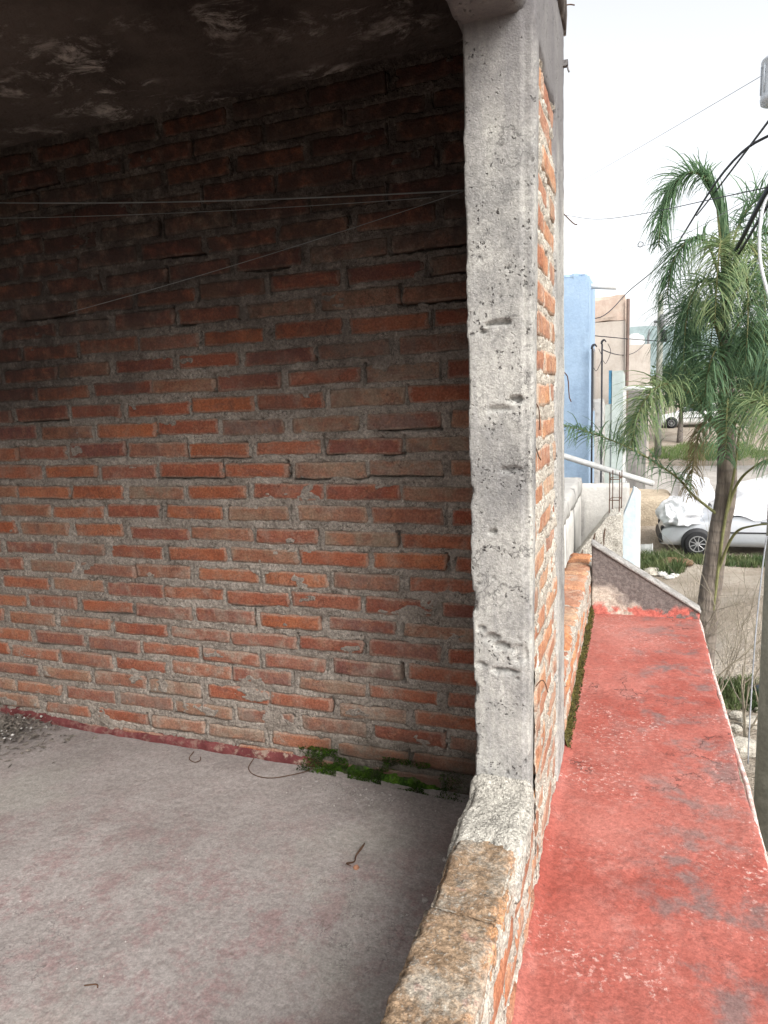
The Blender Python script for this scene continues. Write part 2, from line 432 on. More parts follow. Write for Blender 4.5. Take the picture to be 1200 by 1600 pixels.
def gusset_mat():
    t = NT('mould_stained_render', .93, .12); x, y, z = t.xyz()
    n = t.noise(9, detail=6, rough=.6)
    dd = t.math('ADD', t.math('MULTIPLY', z, 1.0), t.math('MULTIPLY', x, .52))
    f = t.rng(t.math('ADD', dd, t.math('MULTIPLY', n, .22)), .30, .40)
    c = t.mix(t.rng(t.noise(20, detail=4), .3, .7), (.40, .34, .28), (.50, .44, .37))
    c = t.mix(t.math('MULTIPLY', f, .93), c, (.125, .105, .10))
    r = t.rng(t.math('ADD', z, t.math('MULTIPLY', n, .10)), .285, .255)
    r = t.math('MULTIPLY', r, t.rng(t.noise(14, detail=4), .40, .50))
    c = t.mix(t.math('MULTIPLY', r, .9), c, (.46, .115, .09))
    c = t.grain(c, 60, .78, 1.16); c = t.grain(c, 170, .85, 1.12)
    t.color(c); t.bump(t.noise(30, detail=6), .008); return t.m
M['gusset'] = gusset_mat()
M['gusset_top'] = plain('grey_render_cap', (.42, .40, .375), .95, .1, .4, 20, .01)
def moss_mat(name, a, b, c2):
    t = NT(name, .95, .1); c = t.mix(t.rng(t.noise(18, detail=4), .35, .65), a, b)
    c = t.mix(t.rng(t.noise(60, detail=3), .5, .7), c, c2); c = t.grain(c, 120, .45, 1.3); c = t.mix(t.math('MULTIPLY', t.rng(t.noise(24, detail=4), .52, .62), .55), c, (.055, .048, .034)); t.color(c); t.bump(t.noise(150, detail=3), .006); return t.m
M['moss'] = moss_mat('green_moss', (.018, .042, .007), (.065, .125, .012), (.028, .06, .009))
M['moss_olive'] = moss_mat('olive_moss', (.085, .075, .025), (.14, .125, .035), (.055, .05, .025))
def para_top_mat():
    t = NT('lichened_brick_top', .95, .1); p = t.pos()
    x_, y_, z_ = t.xyz()
    c = t.mix(t.rng(t.noise(9, detail=6, rough=.65), .36, .64), (.215, .145, .092), (.30, .21, .135))
    c = t.mix(t.math('MULTIPLY', t.rng(t.math('ADD', x_, t.math('MULTIPLY', t.noise(12, detail=4), .06)), -.222, -.19), .8), c, (.48, .23, .10))
    g = t.rng(t.noise(7.5, detail=8, rough=.72), .45, .60)
    c = t.mix(t.math('MULTIPLY', g, .7), c, (.32, .30, .255))
    k = t.rng(t.noise(55, detail=8, rough=.8), .51, .62)
    c = t.mix(t.math('MULTIPLY', k, .7), c, (.13, .112, .095))
    k2 = t.rng(t.noise(110, detail=5, rough=.75), .56, .66)
    c = t.mix(t.math('MULTIPLY', k2, .6), c, (.42, .40, .345))
    c = t.mix(t.math('MULTIPLY', t.rng(t.noise(13, detail=4), .62, .7), .3), c, (.42, .17, .15))
    c = t.grain(c, 80, .68, 1.22); c = t.grain(c, 190, .75, 1.2)
    t.color(c); t.bump(t.noise(55, detail=4, rough=.7), .008, .9); return t.m
M['para_top'] = para_top_mat()
M['rust'] = plain('rusty_wire', (.10, .055, .035), .9, .2)
M['string'] = plain('grey_string', (.20, .205, .20), .9, .1)
M['twig'] = plain('dead_twig', (.10, .055, .035), .95, .1)
M['pebble'] = plain('pale_pebble', (.42, .385, .36), .9, .15, .5, 40)
M['litter'] = plain('dry_leaf', (.20, .175, .15), .95, .1, .6, 25)
M['lime'] = plain('lime_crumb', (.50, .48, .45), .95, .1)

# ================================================================== the terrace
FACE_X = -0.222          # outer face of parapet and side wall
IN_X = -0.370            # inner face
WALL_Y = 2.30            # face of the back wall
CEIL = 2.55
ROOF_Y0 = 0.1          # near edge of the roof slab
PITCH, BH, BL = 0.0857, 0.062, 0.306

def sheet(name, xs, ys, fz, mat, flip=False, smooth=True):
    X, Y = np.meshgrid(xs, ys); P = np.stack([X.ravel(), Y.ravel(), np.zeros(X.size)], 1)
    P[:, 2] = fz(P); nx, ny = len(xs), len(ys)
    i = np.arange((nx - 1) * (ny - 1)); a = (i // (nx - 1)) * nx + i % (nx - 1)
    F = np.stack([a, a + 1, a + nx + 1, a + nx], 1)
    if flip: F = F[:, ::-1]
    return obj(name, P, F, mat, None, smooth)

def floor_z(P):
    z = .006 * fbm(P, 2.2, 3, 21) + .002 * fbm(P, 14, 3, 22)
    z -= .030 * np.clip((P[:, 0] + 1.0) / .6, 0, 1) * np.clip((P[:, 1] - 1.7) / .6, 0, 1)
    z += .03 * np.clip((-2.4 - P[:, 0]) / .5, 0, 1) * np.clip((P[:, 1] - 1.9) / .4, 0, 1)
    return z
fl = sheet('floor', lines(-3.36, -.30, .025), lines(-3.0, 2.36, .025), floor_z, M['floor'])
tag(fl, kind='structure')
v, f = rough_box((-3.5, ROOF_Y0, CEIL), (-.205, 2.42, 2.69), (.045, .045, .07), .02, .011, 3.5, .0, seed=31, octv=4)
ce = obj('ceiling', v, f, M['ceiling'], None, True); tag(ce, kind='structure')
lw = obj('wall_left', *rough_box((-3.5, -3.0, -.1), (-3.35, 2.45, 2.55), .2, .01, .004, seed=33), M['mortar']); tag(lw, kind='structure')  # unseen room wall, needed for the lighting: dims the left part
rw = obj('wall_rear', *rough_box((-3.5, -3.15, -.1), (-.25, -3.0, 2.6), .2, .01, .004, seed=34), M['mortar']); tag(rw, kind='structure')  # unseen wall behind the camera, added to keep sky light off the upper wall
fs = obj('floor_slab', *box_vf((-3.5, -3.0, -.30), (-.262, 2.45, -.06)), M['gusset_top']); tag(fs, kind='structure')

# ---- bricks: a handful of hand-made shapes, shared by all copies
def brick_meshes(mat, n, seed, L=.282, D=.085, H=BH, amp=.0035, chip=.006):
    out = []
    for k in range(n):
        xs = np.array([-.5, -.46, -.36, -.25, -.13, -.01, .12, .24, .35, .46, .5]) * L; zs = np.array([-.5, -.3, .28, .5]) * H; ys = np.array([0, .012, D])
        V, F = box_lattice(xs, ys, zs, skip=('+y',))
        P, nn = round_box(V, (-L / 2, 0, -H / 2), (L / 2, D + .02, H / 2), .0065)
        off = np.full((1, 3), 13.7 * k)
        P[:, 2] += .004 * fbm(P * [1, 0, 0] + off, 9, 2, seed) + .0035 * vnoise(P * 46 + off, seed + 1)
        P[:, 0] += .009 * vnoise(P * 30 + off, seed + 2)
        P[:, 1] += (.0035 * vnoise(P * [22, 0, 30] + off, seed + 3)) * (P[:, 1] < .03)
        me = bpy.data.meshes.new('brick'); me.from_pydata(P.tolist(), [], F.tolist())
        me.polygons.foreach_set('use_smooth', [True] * len(me.polygons)); me.materials.append(mat); me.update(); out.append(me)
    return out

def brick_wall(root, u0, u1, rows, phase, meshes, mortar, res, seed, recess=.0012, mamp=.010, crack=.42, over=.016, z_clip=(0, 9), jit=.004):
    """bricks plus the mortar bed between them, in the root's frame: u = local x, face towards local -y"""
    r = random.Random(seed); rects = []
    for k, zb in rows:
        ph = phase(k) + r.uniform(-.03, .03)
        j = math.floor((u0 - ph) / BL); u = ph + j * BL
        while u < u1 - .02:
            a = max(u, u0) + r.uniform(.006, .016); b = min(u + BL + r.uniform(-.016, .016), u1) - r.uniform(.006, .016)
            if b - a > .035:
                dz = r.uniform(-.005, .005); h = BH + r.uniform(-.007, .005)
                rects.append((a, b, zb + dz + .002, zb + dz + .002 + h, r.uniform(-jit, jit), r.random()))
            u += BL
    for a, b, c, d, dep, q in rects:
        link_mesh('brick', r.choice(meshes), root, ((a + b) / 2, dep, (c + d) / 2), (r.uniform(-.02, .02), r.uniform(-.02, .02) + (math.pi if r.random() < .5 else 0), r.uniform(-.012, .012)),
                  ((b - a) / .282, 1, (d - c) / BH))
    us = lines(u0, u1, res); ws = lines(z_clip[0], z_clip[1], res)
    U, Wd = np.meshgrid(us, ws); P = np.stack([U.ravel(), np.zeros(U.size), Wd.ravel()], 1)
    y = recess + mamp * fbm(P, 15, 4, seed, .6) + .35 * mamp * fbm(P, 75, 2, seed + 4)
    wob = .007 * fbm(P, 38, 2, seed + 7)
    pu, pw = P[:, 0] + wob, P[:, 2] + .006 * fbm(P, 38, 2, seed + 8)
    lin = vnoise(P * 9 + 3, seed + 11)
    smear = np.clip((fbm(P * [.8, 1, 1.5], 8, 4, seed + 20, .6) - .34) / .10, 0, 1)      # mortar wiped over brick faces
    for a, b, c, d, dep, q in rects:
        s = (pu > a - .03) & (pu < b + .03) & (pw > c - .025) & (pw < d + .025)
        if not s.any(): continue
        x_, z_ = pu[s], pw[s]
        ins = np.minimum(np.minimum(x_ - a, b - x_), np.minimum(z_ - c, d - z_))
        yy = y[s]
        yy = np.where(ins > 0, yy + np.clip(ins / over, 0, 1) * (.028 * (1 - smear[s]) + smear[s] * (dep - .0035 - yy)), yy)
        if q < crack:      # a gap where the mortar has shrunk away from one end or from underneath
            side = (x_ - b) if q < crack * .4 else ((a - x_) if q < crack * .7 else (c - z_))
            g = (side > -.003) & (side < .0062) & (ins > -.007) & (lin[s] > -.25)
            yy = np.where(g, np.maximum(yy, .032 + .012 * lin[s]), yy)
        y[s] = yy
    for a, b, c, d, dep, q in rects:
        if (q * 7.3) % 1 > .62: continue
        xc = b + .009 + .010 * ((q * 31.7) % 1 - .5)
        s = (P[:, 0] > xc - .03) & (P[:, 0] < xc + .03) & (P[:, 2] > c - .006) & (P[:, 2] < d + .008)
        if not s.any(): continue
        zz = P[s, 2]; ln = xc + .007 * fbm(np.stack([zz * 0 + q * 50, zz * 0, zz], 1), 38, 3, seed + 31) + (zz - (c + d) / 2) * ((q * 13.1) % 1 - .5) * .25
        g = np.clip(1.25 - np.abs(P[s, 0] - ln) / .0032, 0, 1)
        y[s] = np.maximum(y[s], y[s] + g * (.016 + .012 * lin[s]))
    P[:, 1] = y
    nx, ny = len(us), len(ws); i = np.arange((nx - 1) * (ny - 1)); a = (i // (nx - 1)) * nx + i % (nx - 1)
    o = obj('mortar', P, np.stack([a, a + 1, a + nx + 1, a + nx], 1), mortar, root, True)
    return o

BK = brick_meshes(M['brick'], 16, 101)
BKO = brick_meshes(M['brick_out'], 10, 151)
bw = empty('brick_wall', (-3.35, WALL_Y, 0))
tag(bw, 'dim interior wall of rough red bricks with grey mortar under the ceiling', 'wall')
brick_wall(bw, 0, 2.985, [(k, .0607 + PITCH * k) for k in range(-1, 29)], lambda k: 2.72 if k % 2 else 2.575, BK, M['mortar'], .0046, 201, z_clip=(-.06, 2.57))
obj('wall_core', *box_vf((-.1, .05, -.1), (3.12, .14, 2.57)), M['mortar'], bw)
# flaking dark red painted skirting along its foot
P = []
us = lines(.45, 2.16, .012); ws = np.linspace(0, 1, 8)
for w in ws:
    for u in us: P.append((u, 0, w))
P = np.array(P)
top = .040 + .012 * fbm(P * [1, 0, 0], 6, 3, 41) + .03 * np.clip((1.0 - P[:, 0]) / .6, 0, 1) - .02 * np.clip((P[:, 0] - 2.0) / .5, 0, 1)
Q = P.copy(); Q[:, 2] = -.05 + P[:, 2] * (top + .05)
Q[:, 1] = -.013 - .006 * fbm(Q, 18, 3, 42) + .03 * np.clip((P[:, 2] - .82) / .18, 0, 1)
nx = len(us); F = [(j * nx + i, j * nx + i + 1, (j + 1) * nx + i + 1, (j + 1) * nx + i) for j in range(7) for i in range(nx - 1)]
sk = obj('painted_skirting', Q, F, M['skirt'], bw, True); sk['label'] = 'dark red flaking painted band'

# ---- side wall: bricks between the two concrete posts, seen along its outer face
sw = empty('side_wall', (FACE_X - .004, 1.60, 0), math.pi / 2)
tag(sw, 'narrow orange brick infill smeared with mortar between two concrete posts', 'wall')
brick_wall(sw, .03, .565, [(k, .129 + PITCH * k) for k in range(0, 25)], lambda k: .12 if k % 2 else .27, BKO, M['mortar_out'], .0055, 231, recess=-.001, mamp=.009, crack=.35, over=.035, z_clip=(.1, 2.30), jit=.005)
obj('wall_core', *box_vf((.03, .03, .1), (.60, .142, 2.24)), M['mortar_out'], sw)

# ---- the near concrete post with its gouges
pits = [((-.299, 1.575, 1.606), (.030, .05, .0055), .018), ((-.335, 1.575, 1.59), (.008, .05, .005), .014), ((-.262, 1.575, 1.433), (.018, .05, .007), .018), ((-.295, 1.575, 1.415), (.025, .05, .005), .010),
        ((-.27, 1.575, 1.272), (.026, .05, .007), .010), ((-.312, 1.575, 1.125), (.010, .05, .006), .014), ((-.322, 1.575, .862), (.02, .05, .012), .014),
        ((-.345, 1.575, .885), (.012, .05, .006), .012), ((-.296, 1.575, .845), (.022, .05, .008), .016), ((-.29, 1.575, .78), (.034, .05, .006), .014), ((-.345, 1.575, .79), (.016, .05, .005), .012),
        ((-.25, 1.575, .83), (.02, .05, .03), .006), 
        ((-.37, 1.575, .95), (.016, .03, .03), .012), ((-.37, 1.575, 1.22), (.012, .03, .02), .010), ((-.37, 1.575, .72), (.014, .03, .03), .012), ((-.37, 1.575, .58), (.010, .03, .05), .008)]
r_ = random.Random(5)
for _ in range(16):
    pits.append(((r_.uniform(-.36, -.225), 1.575, r_.uniform(.5, 2.15)), (r_.uniform(.002, .005), .03, r_.uniform(.002, .004)), r_.uniform(.005, .010)))
v, f = rough_box((IN_X, 1.575, .41), (FACE_X, 1.66, 2.28), (.0045, .02, .0052), .006, .0012, 7, .010, pits, seed=51)
k = np.clip((v[:, 2] - .45) / 1.75, 0, 1.1); w = (v[:, 0] - IN_X) / (FACE_X - IN_X)
v[:, 0] += k * (.010 + w * .010) - (1 - np.clip(k, 0, 1)) * w * .008
v[:, 1] += np.where((v[:, 1] < 1.586) & (v[:, 0] > -.2425 + .012 * np.clip(k, 0, 1)), .0045, 0)
pa = empty('concrete_post', (-.296, 1.63, .44))
tag(pa, 'rough pitted grey concrete post standing on the parapet in front of the brick wall', 'post')
def under(root, o):
    o.parent = root; o.matrix_parent_inverse = root.matrix_basis.inverted(); return o
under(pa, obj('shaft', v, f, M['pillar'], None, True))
# cement spread over the parapet at its foot
v, f = rough_box((IN_X - .010, 1.30, .37), (FACE_X + .004, 1.60, .468), .0065, .03, .007, 12, .012, seed=52, octv=5)
v[:, 2] += np.clip((v[:, 1] - 1.53) / .045, 0, 1) ** 2 * .035 * (v[:, 2] > .44)
v[:, 2] -= np.clip((1.55 - v[:, 1]) / .18, 0, 1) * .016 * (v[:, 2] > .4) + np.clip((1.42 - v[:, 1]) / .12, 0, 1) * .035 * (1 + .8 * fbm(v, 16, 3, 55))
v[:, 0] -= np.clip((1.56 - v[:, 1]) / .2, 0, 1) * .01 * (v[:, 0] < -.3)
M['foot'] = mortar_mat('cement_foot', (.34, .32, .28), (.47, .445, .39))
under(pa, obj('cement_foot', v, f, M['foot'], None, True))
for a in ([(-.221, 1.65, 1.33), (-.212, 1.65, 1.30), (-.205, 1.64, 1.29)], [(-.222, 1.64, .72), (-.208, 1.65, .735), (-.2, 1.66, .72), (-.195, 1.66, .70)], [(-.222, 1.65, 1.43), (-.21, 1.65, 1.41), (-.208, 1.65, 1.36)]):
    under(pa, obj('tie_wire', *tube(spline(a, 8), .0016, 5), M['rust']))

# ---- the far concrete post at the corner
pb = empty('corner_post', (-.29, 2.25, .2))
tag(pb, 'narrow far concrete post at the outer corner, beside the brick infill', 'post')
v, f = rough_box((IN_X, 2.13, .14), (FACE_X + .003, 2.385, 2.6), (.012, .012, .012), .008, .004, 6, .012, seed=61)
under(pb, obj('shaft', v, f, M['pillar'], None, True))
for a in ([(-.22, 2.37, 2.02), (-.19, 2.39, 1.99), (-.178, 2.39, 1.985)], [(-.22, 2.37, 1.52), (-.207, 2.38, 1.50), (-.203, 2.38, 1.44), (-.196, 2.38, 1.42)], [(-.22, 2.36, 2.62), (-.2, 2.37, 2.625), (-.185, 2.37, 2.62)]):
    under(pb, obj('tie_wire', *tube(spline(a, 8), .002, 5), M['rust']))
mb = MB().box((-.221, 2.345, 2.445), (-.203, 2.362, 2.462)); mb.tube([(-.206, 2.354, 2.45), (-.203, 2.354, 2.435), (-.200, 2.354, 2.428)], .003, 6)
under(pb, mb.build('hook_bracket', M['pillar']))

# ---- beam over the posts
v, f = rough_box((IN_X - .004, ROOF_Y0 + .02, 2.232), (FACE_X + .004, 2.40, 2.575), (.02, .02, .02), .012, .005, 5, .014, seed=71)
be = obj('roof_beam', v, f, M['pillar'], None, True)
tag(be, 'concrete beam running from the top of the post toward the viewer', 'beam')

# ---- parapet: near stretch (towards the viewer) and far stretch (past the corner post)
def parapet(name, y0, y1, joint, label, seed, fine):
    root = empty(name, ((FACE_X + IN_X) / 2, y0, 0)); tag(root, label, 'parapet', 'brick parapets of the terrace')
    r = random.Random(seed); cx = (FACE_X + IN_X) / 2; hw = (FACE_X - IN_X) / 2
    v, f = rough_box((-hw + .006, 0, -.05), (hw - .004, y1 - y0, .434), (.03, .0075, .0075), .008, .010, 16, .0, seed=seed, octv=3)
    obj('mortar', v, f, M['mortar_out'], root, True)
    var = []
    for q in range(4):
        me = bpy.data.meshes.new('brick'); vv, ff = rough_box((-hw, -.141, -.032), (hw, .141, .032), (.037, .04, .021), .008, .005, 14, .01, seed=seed + q)
        me.from_pydata(vv.tolist(), [], ff.tolist()); me.polygons.foreach_set('use_smooth', [True] * len(me.polygons)); me.materials.append(M['brick_par']); var.append(me)
    for k in range(4):
        zb = .129 + PITCH * k; ph = joint + (BL / 2 if k % 2 == 0 else 0)
        u = ph + math.floor((y0 - ph) / BL) * BL
        while u < y1 - .03:
            g_ = .0005 if (k == 3 and fine) else .01; a, b = max(u + g_, y0), min(u + BL - g_, y1); u += BL
            if b - a < .06: continue
            top = k == 3
            if top:
                res = .0085 if fine and b > .75 else .022
                hh = .434 + r.uniform(.008, .022)
                vv, ff = rough_box((-hw - .004, a - y0, zb - .004), (hw - .006, b - y0, hh), res, .012, .007, 13, .020, seed=r.randint(0, 999), octv=6)
                obj('brick', vv, ff, M['para_top'] if fine else M['brick_par'], root, True)
            else:
                link_mesh('brick', r.choice(var), root, (r.uniform(-.003, .004), (a + b) / 2 - y0, zb + .032), (r.uniform(-.02, .02), r.uniform(-.02, .02), r.uniform(-.008, .008)), (1, (b - a) / .282, 1))
    return root
parapet('parapet', -2.6, 1.69, 1.16, 'low brick parapet with lichened top in the near foreground beside the terrace floor', 301, True)
parapet('parapet', 2.385, 4.46, 2.97, 'low orange brick parapet running past the corner post to the stained fin', 331, False)

# ---- the red ledge with its end fin
ledge = empty('red_ledge', (.07, 1.2, .05))
tag(ledge, 'worn red painted cement ledge below the parapet, spotted with black mould', 'ledge')
v, f = rough_box((-.262, -2.6, .045), (.360, 4.10, .170), (.011, .011, .025), .014, .0035, 3.0, .0, seed=81, octv=5)
e = np.clip((v[:, 0] - .30) / .06, 0, 1)
v[:, 0] += .012 * e * fbm(v * [0, 1, 0], 3.0, 4, 82) + .006 * e * fbm(v, 30, 3, 83)
v[:, 2] += (v[:, 2] > .12) * (.010 * np.clip((v[:, 0] - .27) / .06, 0, 1) * np.clip(fbm(v, 7, 3, 84) + .3, 0, 1) - .014 * np.clip((-.17 - v[:, 0]) / .05, -1, 0) * 0)
v[:, 2] += (v[:, 2] > .12) * .012 * np.clip((-.195 - v[:, 0]) / .03, 0, 1)
for (cx, cy, rr, dp) in [(.13, 2.45, .012, .006), (.02, 1.75, .02, .006), (.05, 2.9, .015, .005), (.26, 2.3, .012, .006), (.30, 1.9, .016, .006), (.1, 1.3, .02, .005), (.22, 1.2, .02, .006)]:
    v[:, 2] -= (v[:, 2] > .12) * dp * np.exp(-(((v[:, 0] - cx) / rr) ** 2 + ((v[:, 1] - cy) / rr) ** 2))
under(ledge, obj('slab', v, f, M['ledge'], None, True))
def fin_top(x): return .578 - (x + .21) * .365 / .575
v, f = rough_box((-.218, 4.06, 0), (.366, 4.155, 1), (.012, .02, .02), .0, .0, 1, 0)
t = v[:, 2].copy(); v[:, 2] = .12 + t * (fin_top(v[:, 0]) - .12)
v += np.stack([np.zeros(len(v)), .003 * fbm(v, 12, 3, 91), .004 * (t > .9) * fbm(v, 25, 3, 92)], 1)
under(ledge, obj('end_fin', v, f, M['gusset'], None, True))
v, f = rough_box((-.222, 4.052, 0), (.372, 4.163, 1), (.012, .02, .5), .0, .0, 1, 0)
t = v[:, 2].copy(); v[:, 2] = fin_top(v[:, 0]) - .004 + t * .018 + .003 * fbm(v, 25, 3, 93); v[:, 1] += .003 * fbm(v, 30, 2, 94)
under(ledge, obj('fin_cap', v, f, M['gusset_top'], None, True))
under(ledge, obj('supporting_wall', *box_vf((-.40, -2.6, -2.6), (-.245, 4.5, .043)), M['gusset_top'], None))
# white rim of old render along the outer edge of the slab
y = np.linspace(1.2, 4.12, 160); px = np.stack([.361 + .006 * vnoise(np.stack([y * 3, y * 0, y * 0], 1), 3), y, .158 + .004 * vnoise(np.stack([y * 9, y * 0, y * 0], 1), 4)], 1)
M['rim'] = plain('whitewashed_edge', (.70, .65, .60), .9, .15, .4, 30, .004, dark=(.50, .28, .24))
under(ledge, obj('rim', *tube(px, .0085, 6), M['rim'], None, True))

# ---- moss
def tufts(n, sampler, size, seed):
    r = np.random.default_rng(seed); V, F = [], []
    for _ in range(n):
        p, up = sampler(r); s = size * r.uniform(.5, 1.4); a = r.uniform(0, 6.28)
        d = np.array([math.cos(a), math.sin(a), r.uniform(-.3, .3)]) * s * .5; q = np.array(up) * s + r.normal(0, .3, 3) * s
        b = len(V); V += [p - d, p + d, p + q]; F.append((b, b + 1, b + 2))
    return np.array(V), F
us = lines(-1.26, -.58, .008); W = np.linspace(0, 1, 9)
P = np.array([(u, 0, w) for w in W for u in us]); h = .075 + .03 * fbm(P * [1, 0, 0], 7, 3, 95); env = np.clip(np.minimum((P[:, 0] + 1.26) / .14, (-.58 - P[:, 0]) / .3), 0, 1) ** .6
Q = P.copy(); Q[:, 2] = -.045 + P[:, 2] * h * env; Q[:, 1] = WALL_Y - .050 * (1 - P[:, 2]) * env - .004 + .016 * fbm(Q, 40, 3, 96) + .012 * P[:, 2]
nx = len(us); F = [(j * nx + i, j * nx + i + 1, (j + 1) * nx + i + 1, (j + 1) * nx + i) for j in range(8) for i in range(nx - 1)]
def ms(r):
    while True:
        u = r.uniform(-1.27, -.55); w = r.uniform(0, 1) ** 1.3
        if r.random() < min(1, (u + 1.27) / .1, (-.55 - u) / .25) and vnoise(np.array([[u * 16, w * 3, 0]]), 77)[0] > -.35 + w * .5: break
    return np.array([u, WALL_Y - .058 * (1 - w) - .004, -.035 + w * .12]), (0, -.5, .7)
tv, tf = tufts(8000, ms, .007, 97)
mo = obj('moss', np.vstack([Q, tv]), F + [tuple(i + len(Q) for i in q) for q in tf], M['moss'])
tag(mo, 'bright green moss growing where the brick wall meets the floor', 'moss', kind='stuff')
us = lines(2.385, 4.05, .012); W = np.linspace(0, 1, 7)
P = np.array([(0, u, w) for w in W for u in us])
Q = P.copy(); Q[:, 2] = .165 + P[:, 2] * (.055 + .012 * fbm(P, 8, 3, 98)); Q[:, 0] = FACE_X + .022 * (1 - P[:, 2]) - .002 + .006 * fbm(Q, 45, 3, 99)
nx = len(us); F = [(j * nx + i, j * nx + i + 1, (j + 1) * nx + i + 1, (j + 1) * nx + i) for j in range(6) for i in range(nx - 1)]
def ms2(r):
    u, w = r.uniform(2.385, 4.05), r.random()
    return np.array([FACE_X + .02 * (1 - w) + .002, u, .168 + w * .055]), (.5, 0, .6)
tv, tf = tufts(2600, ms2, .008, 100)
mo = obj('moss', np.vstack([Q, tv]), F + [tuple(i + len(Q) for i in q) for q in tf], M['moss_olive'])
tag(mo, 'olive moss strip between the far parapet and the red ledge', 'moss', kind='stuff')

# ---- things lying on the floor
def crumbs(name, pts, sizes, mat, seed):
    r = np.random.default_rng(seed); V, F = [], []
    oc = np.array([(1, 0, 0), (-1, 0, 0), (0, 1, 0), (0, -1, 0), (0, 0, 1), (0, 0, -1)], float); of = [(0, 2, 4), (2, 1, 4), (1, 3, 4), (3, 0, 4), (2, 0, 5), (1, 2, 5), (3, 1, 5), (0, 3, 5)]
    for p, s in zip(pts, sizes):
        a = r.uniform(0, 6.28); R = np.array([[math.cos(a), -math.sin(a), 0], [math.sin(a), math.cos(a), 0], [0, 0, 1]])
        k = (oc * r.uniform(.6, 1.2, (6, 1)) * np.array([1, .8, .6])) @ R.T * s + np.array(p); b = len(V)
        V += list(k); F += [tuple(i + b for i in q) for q in of]
    return obj(name, V, F, mat)
r = np.random.default_rng(3); pts, sz = [], []
for _ in range(520):
    x, y = r.uniform(-2.9, -.42), r.uniform(.7, 2.27); s = .0016 + .004 * r.random() ** 4
    pts.append((x, y, .002)); sz.append(s)
for _ in range(260):
    x, y = r.normal(-.95, .14), 2.2 - abs(r.normal(0, .07)); pts.append((x, y, -.006)); sz.append(.002 + .005 * r.random() ** 3)
for k, p in enumerate(pts): pts[k] = (p[0], p[1], float(floor_z(np.array([p]))[0]) + sz[k] * .4)
tag(crumbs('grit', pts, sz, M['pebble'], 4), 'loose grit and crumbs scattered over the terrace floor', 'grit', kind='stuff')
def stone(name, c, s, mat, seed, sc=(1, 1, .7), sub=3, amp=.25, freq=1.6):
    xs = np.linspace(-1, 1, sub + 2); V, F = box_lattice(xs, xs, xs)
    V = V / np.linalg.norm(V, axis=1, keepdims=True) * (1 + .25 * (np.abs(V).max(axis=1, keepdims=True) - .6))
    V = V * (1 + amp * fbm(V + seed * 3.1, freq, 3, seed)[:, None]) * np.array(sc) * s
    o = obj(name, V, F, mat, None, False); o.location = c; return o
for k, (x, y, s, lb) in enumerate([(-.545, 1.90, .010, 'white pebble on the floor beside the parapet, farthest of three'), (-.555, 1.70, .008, 'white pebble on the floor beside the parapet, middle of three'), (-.60, 1.62, .007, 'white pebble on the floor beside the parapet, nearest of three'), (-.80, 1.77, .009, 'reddish crumb on the floor just below the curled twig')]):
    tag(stone('pebble', (x, y, float(floor_z(np.array([[x, y, 0]]))[0]) + s * .4), s, M['pebble'] if k < 3 else M['brick_out'], k), lb, 'pebble', 'pebbles on the terrace floor')
def fz(x, y): return float(floor_z(np.array([[x, y, 0.]]))[0])
def lay(pts, lift): return [(x, y, fz(x, y) + lift + dz) for x, y, dz in pts]
tag(obj('curled_twig', *tube(spline(lay([(-.815, 1.88, .012), (-.81, 1.85, .02), (-.82, 1.82, .006), (-.815, 1.79, .004), (-.83, 1.765, .012), (-.812, 1.76, .01)], .003), 26), [.002, .004, .002, .0026, .0012], 6), M['twig'], None, True), 'small curled brown twig standing on the floor near the parapet', 'twig')
tag(obj('bent_wire', *tube(spline(lay([(-1.46, 2.265, .015), (-1.455, 2.21, 0), (-1.40, 2.17, 0), (-1.32, 2.17, 0), (-1.22, 2.23, .004), (-1.19, 2.26, .01)], .003), 30), .0018, 6), M['rust'], None, True), 'thin bent dark wire lying at the foot of the brick wall', 'wire')
tag(obj('dark_twig', *tube(spline(lay([(-1.74, 2.24, .012), (-1.735, 2.20, .004), (-1.70, 2.185, 0), (-1.68, 2.20, .004), (-1.69, 2.215, .01)], .003), 20), [.0022, .0016, .0018], 6), M['twig'], None, True), 'short hooked dark twig on the floor, left of the bent wire', 'twig')
tag(obj('floor_splinter', *tube(spline(lay([(-1.30, 1.155, 0), (-1.27, 1.165, .003), (-1.262, 1.16, 0)], .003), 8), .0018, 5), M['twig'], None, True), 'tiny dark splinter on the floor at lower left', 'splinter')
# leaf litter in the corner
r = np.random.default_rng(9); V, F = [], []
for _ in range(750):
    a, d = r.uniform(0, 6.28), abs(r.normal(0, .17)); x, y = -2.72 + math.cos(a) * d * 1.1, 2.16 + math.sin(a) * d * .7
    if y > 2.28: continue
    z = fz(x, y) + max(0, .07 - d * .22) * r.random() + .003
    t = r.uniform(0, 6.28); L, wd = r.uniform(.006, .026), r.uniform(.003, .009); e = np.array([math.cos(t), math.sin(t), r.uniform(-.5, .5)]); s = np.array([-math.sin(t), math.cos(t), r.uniform(-.6, .6)])
    c = np.array([x, y, z]); b = len(V); V += [c - e * L, c + s * wd, c + e * L, c - s * wd, c + np.array([0, 0, .004])]; F += [(b, b + 1, b + 4), (b + 1, b + 2, b + 4), (b + 2, b + 3, b + 4), (b + 3, b, b + 4)]
lt = obj('leaf_litter', V, F, M['litter']); tag(lt, 'heap of grey dry leaf litter in the corner at the wall', 'leaf litter', kind='stuff')
r = np.random.default_rng(19); pts = [(-2.72 + r.normal(0, .13), 2.15 + min(.12, r.normal(0, .07)), .03 + .03 * r.random()) for _ in range(45)]
tag(crumbs('lime_crumbs', pts, [.004 + .007 * r.random() for _ in pts], M['lime'], 20), 'pale flakes mixed into the leaf litter heap', 'flakes', kind='stuff')

